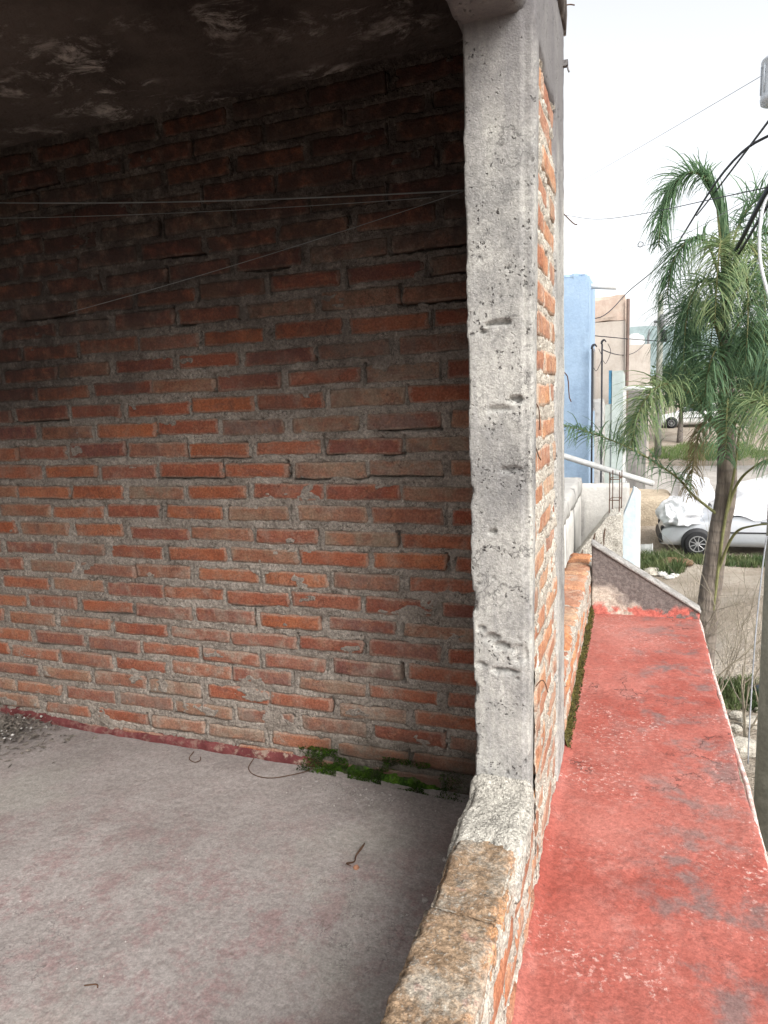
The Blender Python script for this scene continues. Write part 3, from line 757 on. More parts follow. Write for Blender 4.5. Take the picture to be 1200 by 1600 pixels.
# ---- clotheslines across the brick wall
for a, b, s, lb, th in [((-3.34, 2.18, 2.45), (-.50, 2.22, 2.09), .03, 'upper pale string stretched across the dark brick wall', .0026), ((-3.34, 2.2, 2.37), (-.62, 2.24, 2.09), .025, 'thin lower string just under the pale one on the dark wall', .0013),
                     ((-2.2, 2.285, 1.87), (-.52, 2.26, 2.10), .012, 'slanting string crossing the dark bricks below the two level ones', .0014)]:
    tag(obj('clothesline', *tube(sag(a, b, s, 30), th, 5), M['string'], None, True), lb, 'string', 'strings across the brick wall')

# ================================================================== the street
def gz(x, y):
    P = np.stack([np.atleast_1d(np.asarray(x, float)), np.atleast_1d(np.asarray(y, float))], 1)
    z = np.interp(P[:, 1], [-60, 17, 24, 35, 44, 60, 120, 300, 700], [-2.42, -2.37, -2.1, -1.5, -.55, .5, 3.2, 9, 20])
    near = np.clip((P[:, 1] - 4) / 3, 0, 1) * np.clip((26 - P[:, 1]) / 6, 0, 1)
    Q = np.c_[P, np.zeros(len(P))]
    z = z + near * (.10 * fbm(Q, .55, 3, 401) + .035 * fbm(Q, 2.6, 3, 402))
    for cx, cy, rx, ry, h in [(2.2, 12.0, 1.5, 1.6, .42), (1.5, 9.9, .9, .7, .18), (.4, 18.9, 1.1, .8, .3), (3.5, 14.5, 2, 1, .15)]:
        z = z + h * np.exp(-((P[:, 0] - cx) / rx) ** 2 - ((P[:, 1] - cy) / ry) ** 2)
    return z
def gz1(x, y): return float(gz(x, y)[0])
def dirt_mat():
    t = NT('dry_dirt', .97, .08)
    c = t.mix(t.rng(t.noise(.8, detail=7, rough=.6), .3, .7), (.27, .225, .175), (.40, .35, .29))
    c = t.mix(t.math('MULTIPLY', t.rng(t.noise(9, detail=6, rough=.7), .5, .7), .6), c, (.21, .165, .125))
    c = t.mix(t.math('MULTIPLY', t.rng(t.voro(16), .08, .25, 1, 0), t.rng(t.noise(2), .45, .6)), c, (.50, .46, .40))
    t.color(c); t.bump(t.noise(6, detail=8, rough=.7), .08); t.bump(t.voro(30), .02); return t.m
M['dirt'] = dirt_mat()
gx = np.concatenate([np.linspace(-400, -12, 14), np.linspace(-9, -3, 8), np.linspace(-2.6, 9, 110), np.linspace(9.5, 40, 16), np.linspace(60, 400, 9)])
gy = np.concatenate([np.linspace(-60, 2, 10), np.linspace(3, 22, 150), np.linspace(22.4, 60, 50), np.geomspace(64, 700, 18)])
gr = sheet('ground', gx, gy, lambda P: gz(P[:, 0], P[:, 1]), M['dirt']); tag(gr, kind='structure')
# pale concrete street surface beyond the parked cars
def strip(name, x0, x1, ys, lift, mat):
    V, F = [], []
    xs = np.linspace(x0, x1, 12)
    for y in ys:
        for x in xs: V.append((x, y, gz1(x, y) + lift))
    n = len(xs)
    for j in range(len(ys) - 1):
        for i in range(n - 1): F.append((j * n + i, j * n + i + 1, (j + 1) * n + i + 1, (j + 1) * n + i))
    return obj(name, V, F, mat, None, True)
M['road'] = plain('pale_concrete_road', (.40, .375, .345), .95, .1, .2, 2, .01)
tag(strip('road', -.2, 12, np.linspace(20.6, 32.0, 30), .012, M['road']), kind='structure')
P = []
ridge = np.linspace(-420, 420, 90)
hv = [(x, 330, -5) for x in ridge] + [(x, 345 + 20 * vnoise(np.array([[x * .02, 3, 0]]), 5)[0], 30 + 9 * fbm(np.array([[x, 0, 0]]), .012, 4, 7)[0]) for x in ridge] + [(x, 460, 34) for x in ridge]
hf = [(j * 90 + i, j * 90 + i + 1, (j + 1) * 90 + i + 1, (j + 1) * 90 + i) for j in range(2) for i in range(89)]
M['hill'] = plain('wooded_hill', (.22, .27, .27), .95, .05, .25, .08)
tag(obj('hills', hv, hf, M['hill'], None, True), kind='structure')

def grass(n, cx, cy, rx, ry, h, seed, lean=.5):
    r = np.random.default_rng(seed); V, F = [], []
    x = cx + r.uniform(-1, 1, n) * rx; y = cy + r.uniform(-1, 1, n) * ry
    d = ((x - cx) / rx) ** 2 + ((y - cy) / ry) ** 2 + .5 * vnoise(np.stack([x * 2.5, y * 2.5, x * 0], 1), seed)
    k = d < 1; x, y = x[k], y[k]; z = gz(x, y)
    for i in range(len(x)):
        hh = h * r.uniform(.4, 1.1); a = r.uniform(0, 6.28); w = .006 + .008 * r.random() + h * .012; lx, ly = r.normal(0, lean * hh * .6, 2)
        b = len(V); dx, dy = math.cos(a) * w, math.sin(a) * w
        V += [(x[i] - dx, y[i] - dy, z[i] - .01), (x[i] + dx, y[i] + dy, z[i] - .01), (x[i] + lx * .5 + dx * .6, y[i] + ly * .5 + dy * .6, z[i] + hh * .65), (x[i] + lx * .5 - dx * .6, y[i] + ly * .5 - dy * .6, z[i] + hh * .65), (x[i] + lx, y[i] + ly, z[i] + hh)]
        F += [(b, b + 1, b + 2, b + 3), (b + 3, b + 2, b + 4)]
    return V, F
def leafy(name, a, b, tr=.3, sc=3.0):
    t = NT(name, .6, .3); c = t.mix(t.rng(t.noise(sc, detail=3), .35, .65), a, b); c = t.mix(t.math('MULTIPLY', t.rng(t.noise(sc * 2.3, detail=3), .62, .72), .45), c, (.24, .20, .10)); t.color(c)
    tl = t.n('BsdfTranslucent'); t.l(c, tl.inputs[0]); mx = t.n('MixShader'); mx.inputs[0].default_value = tr
    out = t.t.nodes['Material Output']; t.l(t.b.outputs[0], mx.inputs[1]); t.l(tl.outputs[0], mx.inputs[2]); t.l(mx.outputs[0], out.inputs[0])
    return t.m
M['grass'] = leafy('grass_blade', (.06, .095, .035), (.14, .165, .07))
M['grass_far'] = leafy('bright_grass', (.10, .16, .05), (.18, .25, .09))
for n, a, lb in [(2200, (.50, 15.9, .60, .75, .33), 'dark green grass clump in front of the tarp-covered car'), (3600, (2.6, 16.45, 2.2, .45, .17), 'short grass strip along the side of the silver car'),
                 (900, (1.35, 9.1, .42, .36, .14), 'small grass patch beside the pale stones near the pole')]:
    tag(obj('grass', *grass(n, *a, seed=n), M['grass']), lb, 'grass', kind='stuff')
tag(obj('grass', *grass(7000, 3.4, 36.0, 2.6, 2.6, .22, 77), M['grass_far']), 'bright green grass verge by the far white car', 'grass', kind='stuff')

# ---- houses along the near side of the street
def wall_mat(name, a, b, stain=None, st=.5, sc=2.0, rough=.9):
    t = NT(name, rough, .15); p = t.pos()
    c = t.mix(t.rng(t.noise(sc, detail=6), .3, .7), a, b)
    if stain:
        s = t.noise(1, t.scale(p, (5, 5, 1.1)), 6, .65); c = t.mix(t.math('MULTIPLY', t.rng(s, .5, .68), st), c, stain)
    s2 = t.rng(t.noise(.9, detail=6, rough=.65), .54, .60); c = t.mix(t.math('MULTIPLY', s2, .22), c, tuple(min(1, q * 1.25) for q in b))
    c = t.grain(c, sc * 9, .95, 1.03)
    t.color(c); t.bump(t.noise(sc * 12, detail=4), .006); return t.m
M['blue'] = wall_mat('sky_blue_paint', (.26, .36, .49), (.31, .41, .53), (.21, .29, .40), .5)
M['beige'] = wall_mat('bare_beige_render', (.42, .37, .32), (.47, .42, .37), (.35, .29, .25), .4)
M['beige_brick'] = wall_mat('pale_brick_band', (.44, .33, .27), (.50, .41, .34), (.34, .25, .2), .5, 5)
M['green'] = wall_mat('pale_green_paint', (.34, .385, .36), (.40, .44, .415), (.29, .32, .30), .5)
M['teal'] = plain('teal_paint', (.06, .20, .32), .7)
M['white'] = wall_mat('white_paint', (.52, .52, .51), (.60, .60, .59), (.38, .38, .37), .4)
M['paleblue'] = wall_mat('pale_blue_paint', (.44, .52, .56), (.52, .59, .63), (.36, .42, .46), .35)  # white wall's shaded side, its shade painted as pale blue
M['grey_render'] = wall_mat('stained_grey_render', (.33, .32, .30), (.43, .415, .39), (.15, .145, .14), .9)
M['streaked'] = wall_mat('black_streaked_render', (.42, .405, .375), (.54, .52, .485), (.13, .125, .12), .9, 3)
M['dark_render'] = wall_mat('dark_grey_render', (.15, .145, .14), (.24, .23, .22), (.09, .09, .085), .5)
M['rubble'] = mortar_mat('broken_render', (.40, .375, .33), (.54, .51, .45))
M['pvc'] = plain('white_pipe', (.56, .56, .55), .45, .4, .12)
M['glass'] = plain('dark_window_glass', (.05, .06, .07), .08, .5, .1)
M['frame'] = plain('grey_metal_frame', (.22, .22, .23), .5, .4)
M['door'] = plain('steel_door_paint', (.20, .21, .23), .6, .3)
M['cable'] = plain('black_cable', (.025, .025, .03), .6, .3)
M['cable_grey'] = plain('grey_cable', (.30, .31, .33), .6, .3)
M['hose'] = plain('white_hose', (.66, .67, .68), .5, .3, .1)
M['bark_grey'] = plain('grey_bark', (.20, .175, .155), .95, .1, .45, 12, .02)

def house(name, x0, x1, y0, y1, top, mat, label, base=-2.6, band=None, windows=(), door=None, ragged=.0):
    root = empty(name, ((x0 + x1) / 2, (y0 + y1) / 2, base)); tag(root, label, 'house')
    w, f = rough_box((x0, y0, base), (x1, y1, top - (band or 0)), .28, .01, .006, 1.5, .0, seed=int(y0 * 7))
    under(root, obj('wall', w, f, mat, None))
    if band: under(root, obj('brick_band', *rough_box((x0 - .005, y0 - .006, top - band), (x1 + .006, y1, top), (.2, .2, .1), .01, .02, 3, .04, seed=3), M['beige_brick']))
    hh = top
    mb = MB()
    mb.box((x0, y0 + .15, hh - .4), (x1 - .15, y1 - .15, hh - .28)); under(root, mb.build('roof', M['grey_render']))
    if ragged:
        V, F = rough_box((x0, y0 + .01, top - .03), (x1 - .01, y1, top + .05), (.06, .06, .05), .01, .05, 5, .03, seed=9, octv=4)
        under(root, obj('broken_coping', V, F, mat))
    for (a, b, c, d) in windows:       # on the street face: y range, z range
        fr = under(root, obj('window', *box_vf((x1 - .02, a, c), (x1 + .025, b, d)), M['frame']))
        g = obj('pane', *box_vf((x1 + .022, a + .05, c + .05), (x1 + .032, b - .05, d - .05)), M['glass']); g.parent = fr
    if door:
        a, b, c, d = door; dr = under(root, obj('door', *box_vf((x1 - .02, a, c), (x1 + .02, b, d)), M['door']))
        h = obj('handle', *box_vf((x1 + .02, b - .12, (c + d) / 2 - .06), (x1 + .05, b - .08, (c + d) / 2 + .06)), M['pvc']); h.parent = dr
    return root
house('blue_house', -6, -.70, 12.0, 13.8, 3.40, M['blue'], 'sky blue two-storey house with a white drain spout near its top', ragged=True, windows=[(12.7, 13.4, 1.2, 2.3)], door=(12.5, 13.3, -2.4, -.4))
house('beige_house', -7, -.205, 18.0, 24.5, 3.88, M['beige'], 'tall bare beige house with a band of exposed brick along its top', band=.62, windows=[(19.5, 20.7, 1.2, 2.3), (22, 23.2, 1.2, 2.3)], door=(20.8, 21.7, -2.2, -.1))
house('far_house', -8, .66, 32.0, 38, 3.62, M['beige'], 'low far beige house left of the distant street pole', windows=[(33, 34.4, 1.4, 2.5), (35.6, 37, 1.4, 2.5)])
house('dark_house', -5, .42, 24.7, 30, 1.62, M['dark_render'], 'dark grey unpainted house wall half hidden by hanging palm leaves', windows=[(26, 27, -.6, .5)])

tk = empty('water_tank', (.05, 34, 3.3)); tag(tk, 'white water tank standing on the roof of the far beige house', 'water tank')
under(tk, obj('drum', *lathe([(.02, 3.34), (.42, 3.34), (.44, 3.40), (.44, 4.0), (.40, 4.12), (.20, 4.2), (.18, 4.25), (.02, 4.26)], 20, c=(.0, 34, 0)), M['white'], None, True))
under(tk, obj('outlet_pipe', *tube([(.44, 34, 3.45), (.6, 34, 3.45), (.62, 34, 3.3)], .03, 6), M['pvc']))
rl = empty('roof_rail', (.2, 33, 3.6)); tag(rl, 'thin metal rail along the roof edge of the far beige house', 'rail')
for yy in (32.2, 33.6, 35.0, 36.4): under(rl, obj('rail_post', *tube([(.6, yy, 3.5), (.6, yy, 4.25)], .02, 6), M['frame']))
for zz in (3.9, 4.24): under(rl, obj('rail_bar', *tube([(.6, 32.2, zz), (.6, 36.4, zz)], .016, 6), M['frame']))
pv = obj('drain_spout', *tube([(-.9, 12.5, 3.33), (-.29, 12.5, 3.25)], .042, 12), M['pvc'], None, True); tag(pv, 'white drain pipe sticking out from the top of the blue house', 'pipe')
pv = obj('drain_spout', *tube([(-.3, 14.6, 1.60), (.44, 14.6, 1.56)], .04, 12), M['pvc'], None, True); tag(pv, 'white drain pipe sticking out from the pale green wall', 'pipe')
gw = empty('green_wall', (-.3, 15, -2.5)); tag(gw, 'pale green street wall with a teal corner strip, between the blue and beige houses', 'wall')
under(gw, obj('wall_body', *rough_box((-.40, 14.0, -2.6), (-.19, 17.5, 1.93), .2, .01, .005, 2, .0, seed=5), M['green']))
under(gw, obj('corner_strip', *box_vf((-.455, 14.02, 1.30), (-.402, 14.3, 1.94)), M['teal']))
under(gw, obj('lower_panel', *box_vf((-.52, 14.03, -2.6), (-.403, 14.5, 1.29)), M['green']))
under(gw, obj('white_edge', *box_vf((-.188, 14.2, -2.6), (-.14, 15.0, 1.55)), M['white']))
bs = obj('block_stub', *rough_box((-1.4, 13.86, -2.6), (-.53, 14.05, 1.40), .05, .01, .02, 5, .03, seed=15), M['grey_render']); tag(bs, 'rough grey masonry stub between the blue house and the green wall', 'wall')

# neighbouring roof slab, stained wall, broken pier with bars, white stub
sl, f = rough_box((-3.2, 4.75, .50), (-.465, 6.95, .665), .05, .012, .006, 4, .02, seed=17)
o = obj('roof_slab', sl, f, M['grey_render'], None, True); tag(o, 'pale concrete roof slab next door, seen just past the corner post', 'slab')
nw, f = rough_box((-3.2, 7.0, -2.6), (-.025, 7.14, .585), (.04, .07, .04), .01, .006, 4, .015, seed=19)
o = obj('stained_wall', nw, f, M['streaked'], None, True); tag(o, 'grey rendered wall streaked with black below the slanting white pipe', 'wall')
ns, f = rough_box((-3.2, 4.8, -2.6), (-.475, 6.99, .50), .12, .01, .004, 4, .01, seed=20)
o = obj('neighbour_room', ns, f, M['streaked'], None, True); tag(o, 'grey rendered neighbour wall under the concrete roof slab', 'wall')
pr = empty('broken_pier', (-.2, 6.1, -2.5)); tag(pr, 'broken white masonry pier with rusty reinforcing bars sticking out', 'wall')
V, F = rough_box((-.52, 5.85, 0), (-.075, 6.3, 1), (.018, .05, .012), .0, .0, 1, 0)
topx = np.interp(V[:, 0], [-.52, -.43, -.19, -.075], [.02, .12, .45, .47]); t = V[:, 2].copy()
V[:, 2] = -2.6 + t * (topx + 2.6); V += np.stack([.012 * fbm(V, 14, 3, 23), .025 * fbm(V, 12, 3, 21), (t > .85) * .03 * fbm(V, 18, 3, 22)], 1)
under(pr, obj('masonry', V, F, M['rubble'], None, False))
for x, y in ((-.185, 6.05), (-.165, 6.22), (-.105, 6.05), (-.09, 6.22)):
    under(pr, obj('rebar', *tube([(x, y, .3), (x + .004, y, .62), (x + .003, y, .80)], .0048, 6), M['rust']))
for z in (.56, .74):
    under(pr, obj('tie_hoop', *tube([(-.185, 6.05, z), (-.105, 6.05, z), (-.09, 6.22, z), (-.165, 6.22, z), (-.185, 6.05, z + .002)], .004, 5), M['rust']))
for x, z in ((-.40, .12), (-.31, .22), (-.30, .26), (-.25, .2), (-.22, .3)):
    under(pr, obj('rebar_stub', *tube([(x, 5.86, z - .12), (x + .004, 5.84, z), (x + .012, 5.85, z + .05)], .005, 5), M['rust']))
st = empty('white_stub', (0, 6.45, -2.5)); tag(st, 'white painted wall end with a slanting top, right of the broken pier', 'wall')
v, f = prism([(-.10, -2.6), (.035, -2.6), (.03, .60), (.012, .615), (-.075, .37)], 6.32, 6.60); under(st, obj('blue_face', v, f, M['paleblue']))  # left side of the white stub, shading put into its colour
v, f = prism([(.036, -2.6), (.085, -2.6), (.072, .56), (.031, .60)], 6.34, 6.66); under(st, obj('white_face', v, f, M['white']))
o = obj('slanting_pipe', *tube(spline([(-1.1, 8, .91), (-.75, 8, .79), (-.2, 8, .605), (.22, 8.1, .455)], 14), .034, 10), M['pvc'], None, True); tag(o, 'long white pipe slanting down over the grey wall', 'pipe')
for x, y, z0, z1, lb in ((-.655, 11.9, -2.4, 2.22, 'thin dark service mast in front of the blue house corner'), (-.565, 13.4, -2.4, 2.40, 'thin dark post just right of the blue house')):
    r0 = empty('service_mast', (x, y, z0)); tag(r0, lb, 'mast')
    under(r0, obj('tube', *tube([(x, y, z0), (x + .01, y, z1)], .016, 8), M['cable'], None, True))
    under(r0, obj('weather_head', *tube(spline([(x, y, z1), (x + .01, y, z1 + .05), (x + .05, y, z1 + .07), (x + .08, y, z1 + .03)], 10), [.018, .020, .008], 8), M['cable'], None, True))
    under(r0, obj('hanging_loop', *tube(spline([(x + .11, y, z1), (x + .16, y, z1 - .15), (x + .08, y, z1 - .35), (x + .03, y, z1 - .3)], 14), .005, 5), M['cable'], None, True))
o = obj('rusty_downpipe', *tube(spline([(-.15, 17.95, 3.75), (-.155, 17.95, 2.4), (-.17, 17.95, 1.2), (-.21, 17.9, .6)], 14), .04, 8), plain('brown_pipe', (.16, .11, .09)), None, True); tag(o, 'thin brown pipe on the corner of the beige house', 'pipe')
# earth bank behind the white stub
v, f = rough_box((-.6, 19.2, -2.6), (1.02, 21.0, -1.24), .12, .12, .06, 1.3, .05, seed=29)
o = obj('earth_bank', v, f, plain('tan_earth', (.44, .37, .28), .97, .05, .25, 3, .03), None, True); tag(o, 'tan bank of dug earth behind the white wall end', 'earth bank')

# ---- the pole at the right edge with its canister
def concrete_pole(name, x, y, h, r0, r1, label, parts):
    z = gz1(x, y); root = empty(name, (x, y, z)); tag(root, label, 'pole', 'street poles')
    under(root, obj('shaft', *tube([(x, y, z - .2), (x, y, z + h * .5), (x, y, z + h)], [r0, r1], 20), M['pole'], None, True))
    for nm, mb, mt in parts: under(root, mb.build(nm, mt, None, True))
    return root
M['pole'] = plain('weathered_concrete_pole', (.27, .275, .24), .92, .12, .25, 5, .008)
M['canister'] = plain('pale_grey_enamel', (.52, .56, .60), .45, .4, .1, 8)
can = MB(); can.add(*lathe([(.02, 3.78), (.10, 3.775), (.132, 3.755), (.135, 3.74), (.128, 3.73), (.128, 3.51), (.135, 3.50), (.13, 3.47), (.09, 3.455), (.02, 3.45)], 24, c=(.962, 5.93, 0)))
for k in range(14):
    a = 6.283 * k / 14; can.box((.962 + .132 * math.cos(a) - .004, 5.93 + .132 * math.sin(a) - .004, 3.53), (.962 + .132 * math.cos(a) + .004, 5.93 + .132 * math.sin(a) + .004, 3.72))
bu = MB()
for dx in (-.05, .05): bu.add(*lathe([(.012, 3.78), (.022, 3.80), (.012, 3.82), (.020, 3.84), (.010, 3.87)], 10, c=(.962 + dx, 5.93, 0)))
bu.add(*lathe([(.015, 3.40), (.02, 3.42), (.012, 3.46)], 10, c=(.93, 5.90, 0)))
br = MB().box((1.0, 5.95, 3.55), (1.15, 5.99, 3.59)); br.box((1.0, 5.95, 3.68), (1.15, 5.99, 3.72))
cl = MB().box((.985, 5.90, 2.80), (1.06, 5.98, 2.95)); cl.tube([(1.0, 5.9, 2.85), (.95, 5.85, 3.0), (.93, 5.86, 3.08)], .012, 6)
concrete_pole('concrete_pole', 1.155, 6.02, 9.5, .155, .13, 'grey-green concrete pole at the right edge beside the red ledge', [('canister', can, M['canister']), ('bushing', bu, M['frame']), ('bracket', br, M['frame']), ('cable_clamp', cl, M['cable'])])
tb = MB(); tb.box((1.18, 34.8, 3.9), (1.42, 35.1, 4.4)); ar = MB(); ar.box((.85, 34.9, 4.75), (1.45, 35.0, 4.85)); ar.box((1.1, 34.7, 4.5), (1.3, 34.8, 5.1))
concrete_pole('concrete_pole', 1.12, 35, 7.5, .16, .12, 'slim distant concrete pole with a dark box, beyond the beige houses', [('transformer_box', tb, M['cable']), ('cross_arm', ar, M['frame'])])
def wire(name, pts, rad, mat, label, cat='wire', group='overhead wires'):
    tag(obj(name, *tube(pts, rad, 5), mat, None, True), label, cat, group)
wire('overhead_wire', sag((-2.2, 17.6, 6.1), (.97, 5.93, 3.72), .02), .0026, M['cable_grey'], 'pale thin wire rising across the sky to the canister')
wire('overhead_wire', spline([(-2.3, 19, 6.2), (-1.49, 16, 5.38), (-.67, 13, 4.5), (.05, 10, 3.78), (.67, 6.5, 3.01), (.98, 5.92, 2.9)], 40), .0045, M['cable'], 'thin dark wire sagging over the sky just above the palm crown')
wire('overhead_wire', spline([(-2.2, 18, 4.9), (-1.49, 16, 4.47), (.06, 12, 3.77), (.47, 9, 3.24), (1.0, 6.0, 2.95)], 40), .003, M['cable_grey'], 'faint wire with a small loop passing left of the palm crown')
wire('wire_loop', spline([(.03, 11.98, 3.79), (.06, 11.98, 3.83), (.11, 11.98, 3.81), (.10, 11.98, 3.76), (.05, 11.98, 3.755), (.03, 11.98, 3.79)], 24), .006, M['cable'], 'small loop of wire twisted on the faint wire left of the palm', 'wire', 'overhead wires')
wire('overhead_wire', spline([(.96, 5.93, 3.44), (.90, 7.4, 3.55), (.84, 9, 3.68), (.8, 11, 3.9)], 20), .010, M['cable'], 'dark cable dropping steeply from the canister into the palm crown')
wire('overhead_wire', spline([(-1.9, 11.95, 3.02), (-1.2, 13.5, 3.01), (-.64, 15, 3.06), (-.13, 17.9, 3.93), (.44, 12, 3.53), (.71, 7, 3.33), (.98, 5.95, 3.3)], 50), .011, M['cable'], 'dark sagging wire tied to the top corner of the beige house')
wire('overhead_wire', spline([(-1.3, 11.9, 2.55), (-.16, 17.9, 2.81), (1.71, 20, 2.69), (3.52, 22, 2.58), (6, 26, 2.6)], 40), .011, M['cable'], 'level dark wire crossing in front of the blue and beige houses')
wire('overhead_wire', sag((-.55, 13.4, 2.30), (.9, 34.9, 4.8), .6), .010, M['cable'], 'lower dark wire running from the thin post toward the distant pole')
wire('cable_bundle', spline([(1.05, 5.9, 3.05), (.93, 6.2, 2.92), (1.01, 8.4, 2.93), (1.03, 9.3, 3.0)], 20), .022, M['cable'], 'thick black cable crossing the right side of the palm crown', 'cable')
wire('cable_bundle', spline([(1.05, 5.9, 2.95), (.94, 6.1, 2.82), (1.02, 8.4, 2.86), (1.04, 9.3, 2.95)], 20), .014, M['cable'], 'thinner black cable just below the thick one over the palm crown', 'cable')
wire('hanging_hose', spline([(1.02, 5.95, 2.95), (.90, 5.95, 2.82), (.865, 5.95, 2.62), (.885, 5.95, 2.34), (.98, 5.95, 2.02), (1.03, 5.98, 1.9)], 30), .012, M['hose'], 'white hose hanging in a curve beside the palm crown', 'hose')
wire('ground_cord', spline([(1.0, 5.95, .3), (.97, 5.9, .04), (.93, 5.83, -.51), (.915, 5.82, -1.2), (.915, 5.82, -1.57)], 24), .006, M['cable_grey'], 'grey cord hanging loose along the concrete pole', 'cord')

# ---- palm
M['leaf_a'] = leafy('palm_leaflet', (.085, .16, .085), (.165, .26, .135), .45, 14.0)
M['leaf_b'] = leafy('pale_palm_leaflet', (.14, .22, .10), (.27, .32, .155), .45, 14.0)
M['leaf_d'] = leafy('dark_palm_leaflet', (.055, .115, .068), (.115, .19, .105), .4, 14.0)  # darker copy of the leaflet colour, painting shade into the inner and rear fronds
M['leaf_dry'] = leafy('dry_palm_leaflet', (.24, .19, .10), (.33, .27, .15), .3, 14.0)
M['petiole'] = plain('green_petiole', (.20, .20, .085), .6, .3, .3, 6)
def trunk_mat():
    t = NT('ringed_palm_bark', .95, .1); p = t.pos()
    w = t.n('TexWave'); w.wave_type = 'BANDS'; w.bands_direction = 'Z'; w.inputs['Scale'].default_value = 2.2; w.inputs['Distortion'].default_value = 3.5; w.inputs['Detail'].default_value = 3; t.l(p, w.inputs['Vector'])
    c = t.mix(t.rng(t.noise(5, t.scale(p, (3, 3, .7)), 6), .3, .7), (.13, .108, .09), (.26, .22, .185)); c = t.mix(t.math('MULTIPLY', t.rng(w.outputs['Fac'], .78, 1.0), .45), c, (.11, .095, .085))
    t.color(c); t.bump(t.noise(14, t.scale(p, (3, 3, .6)), 6), .03); t.bump(w.outputs['Fac'], .004); return t.m
M['palm_bark'] = trunk_mat()
palm = empty('palm_tree', (.86, 9, -2.45)); tag(palm, 'feathery green palm tree with a leaning grey trunk in front of the parked car', 'palm tree')
pts = spline([(.82, 9, -2.6), (.88, 9, -1.5), (.97, 9, -.5), (1.06, 9, .3), (1.03, 9, 1.2), (.99, 9, 2.0), (.97, 9, 2.6)], 60)
tv, tf = tube(pts, [.15, .13, .118, .115, .09, .05, .03], 18); tv = np.array(tv); tv[:, 0:2] += .008 * np.stack([fbm(tv * [1, 1, 2.5], 5, 3, 1), fbm(tv * [1, 1, 2.5], 5, 3, 2)], 1)
under(palm, obj('trunk', tv, tf, M['palm_bark'], None, True))
def frond(pts, n, L, mat, seed, droop=.8, start=.22, wid=.013, spread=1.0, rr=.020):
    r = np.random.default_rng(seed); S = spline(pts, 60); T = np.gradient(S, axis=0); T /= np.linalg.norm(T, axis=1, keepdims=True)
    V, F = tube(S, [rr, rr * .75, rr * .45, rr * .15], 6); V = list(V); F = list(F)
    for k in range(n):
        u = start + (1 - start) * (k + r.random()) / n; i = min(58, int(u * 59)); c = S[i]; t = T[i]
        side = np.cross(t, [0, 0, 1.]); nl = np.linalg.norm(side); side = side / nl if nl > .15 else np.array([1., 0, 0]); up = np.cross(side, t)
        s = -1 if k % 2 else 1
        el = r.normal(.25, .5)
        d = s * side * math.cos(el) * spread + up * math.sin(el) + t * r.uniform(.35, .8); d /= np.linalg.norm(d)
        ln = L * (math.sin(math.pi * min(1, .12 + .86 * (u - start) / (1 - start))) ** .55) * r.uniform(.75, 1.15)
        w = wid * r.uniform(.7, 1.2); ax = np.cross(d, [0, 0, 1.]); ax = ax / (np.linalg.norm(ax) + 1e-9); ax = ax * math.cos(el) + np.cross(d, ax) * r.uniform(-.8, .8); ax /= np.linalg.norm(ax)
        b = len(V); g = droop * r.uniform(.5, 1.4); p = c.copy(); dd = d.copy(); NS = 5
        for q in range(NS + 1):
            ww = w * (1 - (q / NS) ** 2) + .0012; V += [p - ax * ww, p + ax * ww]
            dd = dd + np.array([0, 0, -1.]) * g * (.20 + .16 * q); dd /= np.linalg.norm(dd); p = p + dd * ln / NS
        for q in range(NS): F.append((b + 2 * q, b + 2 * q + 1, b + 2 * q + 3, b + 2 * q + 2))
    return V, F
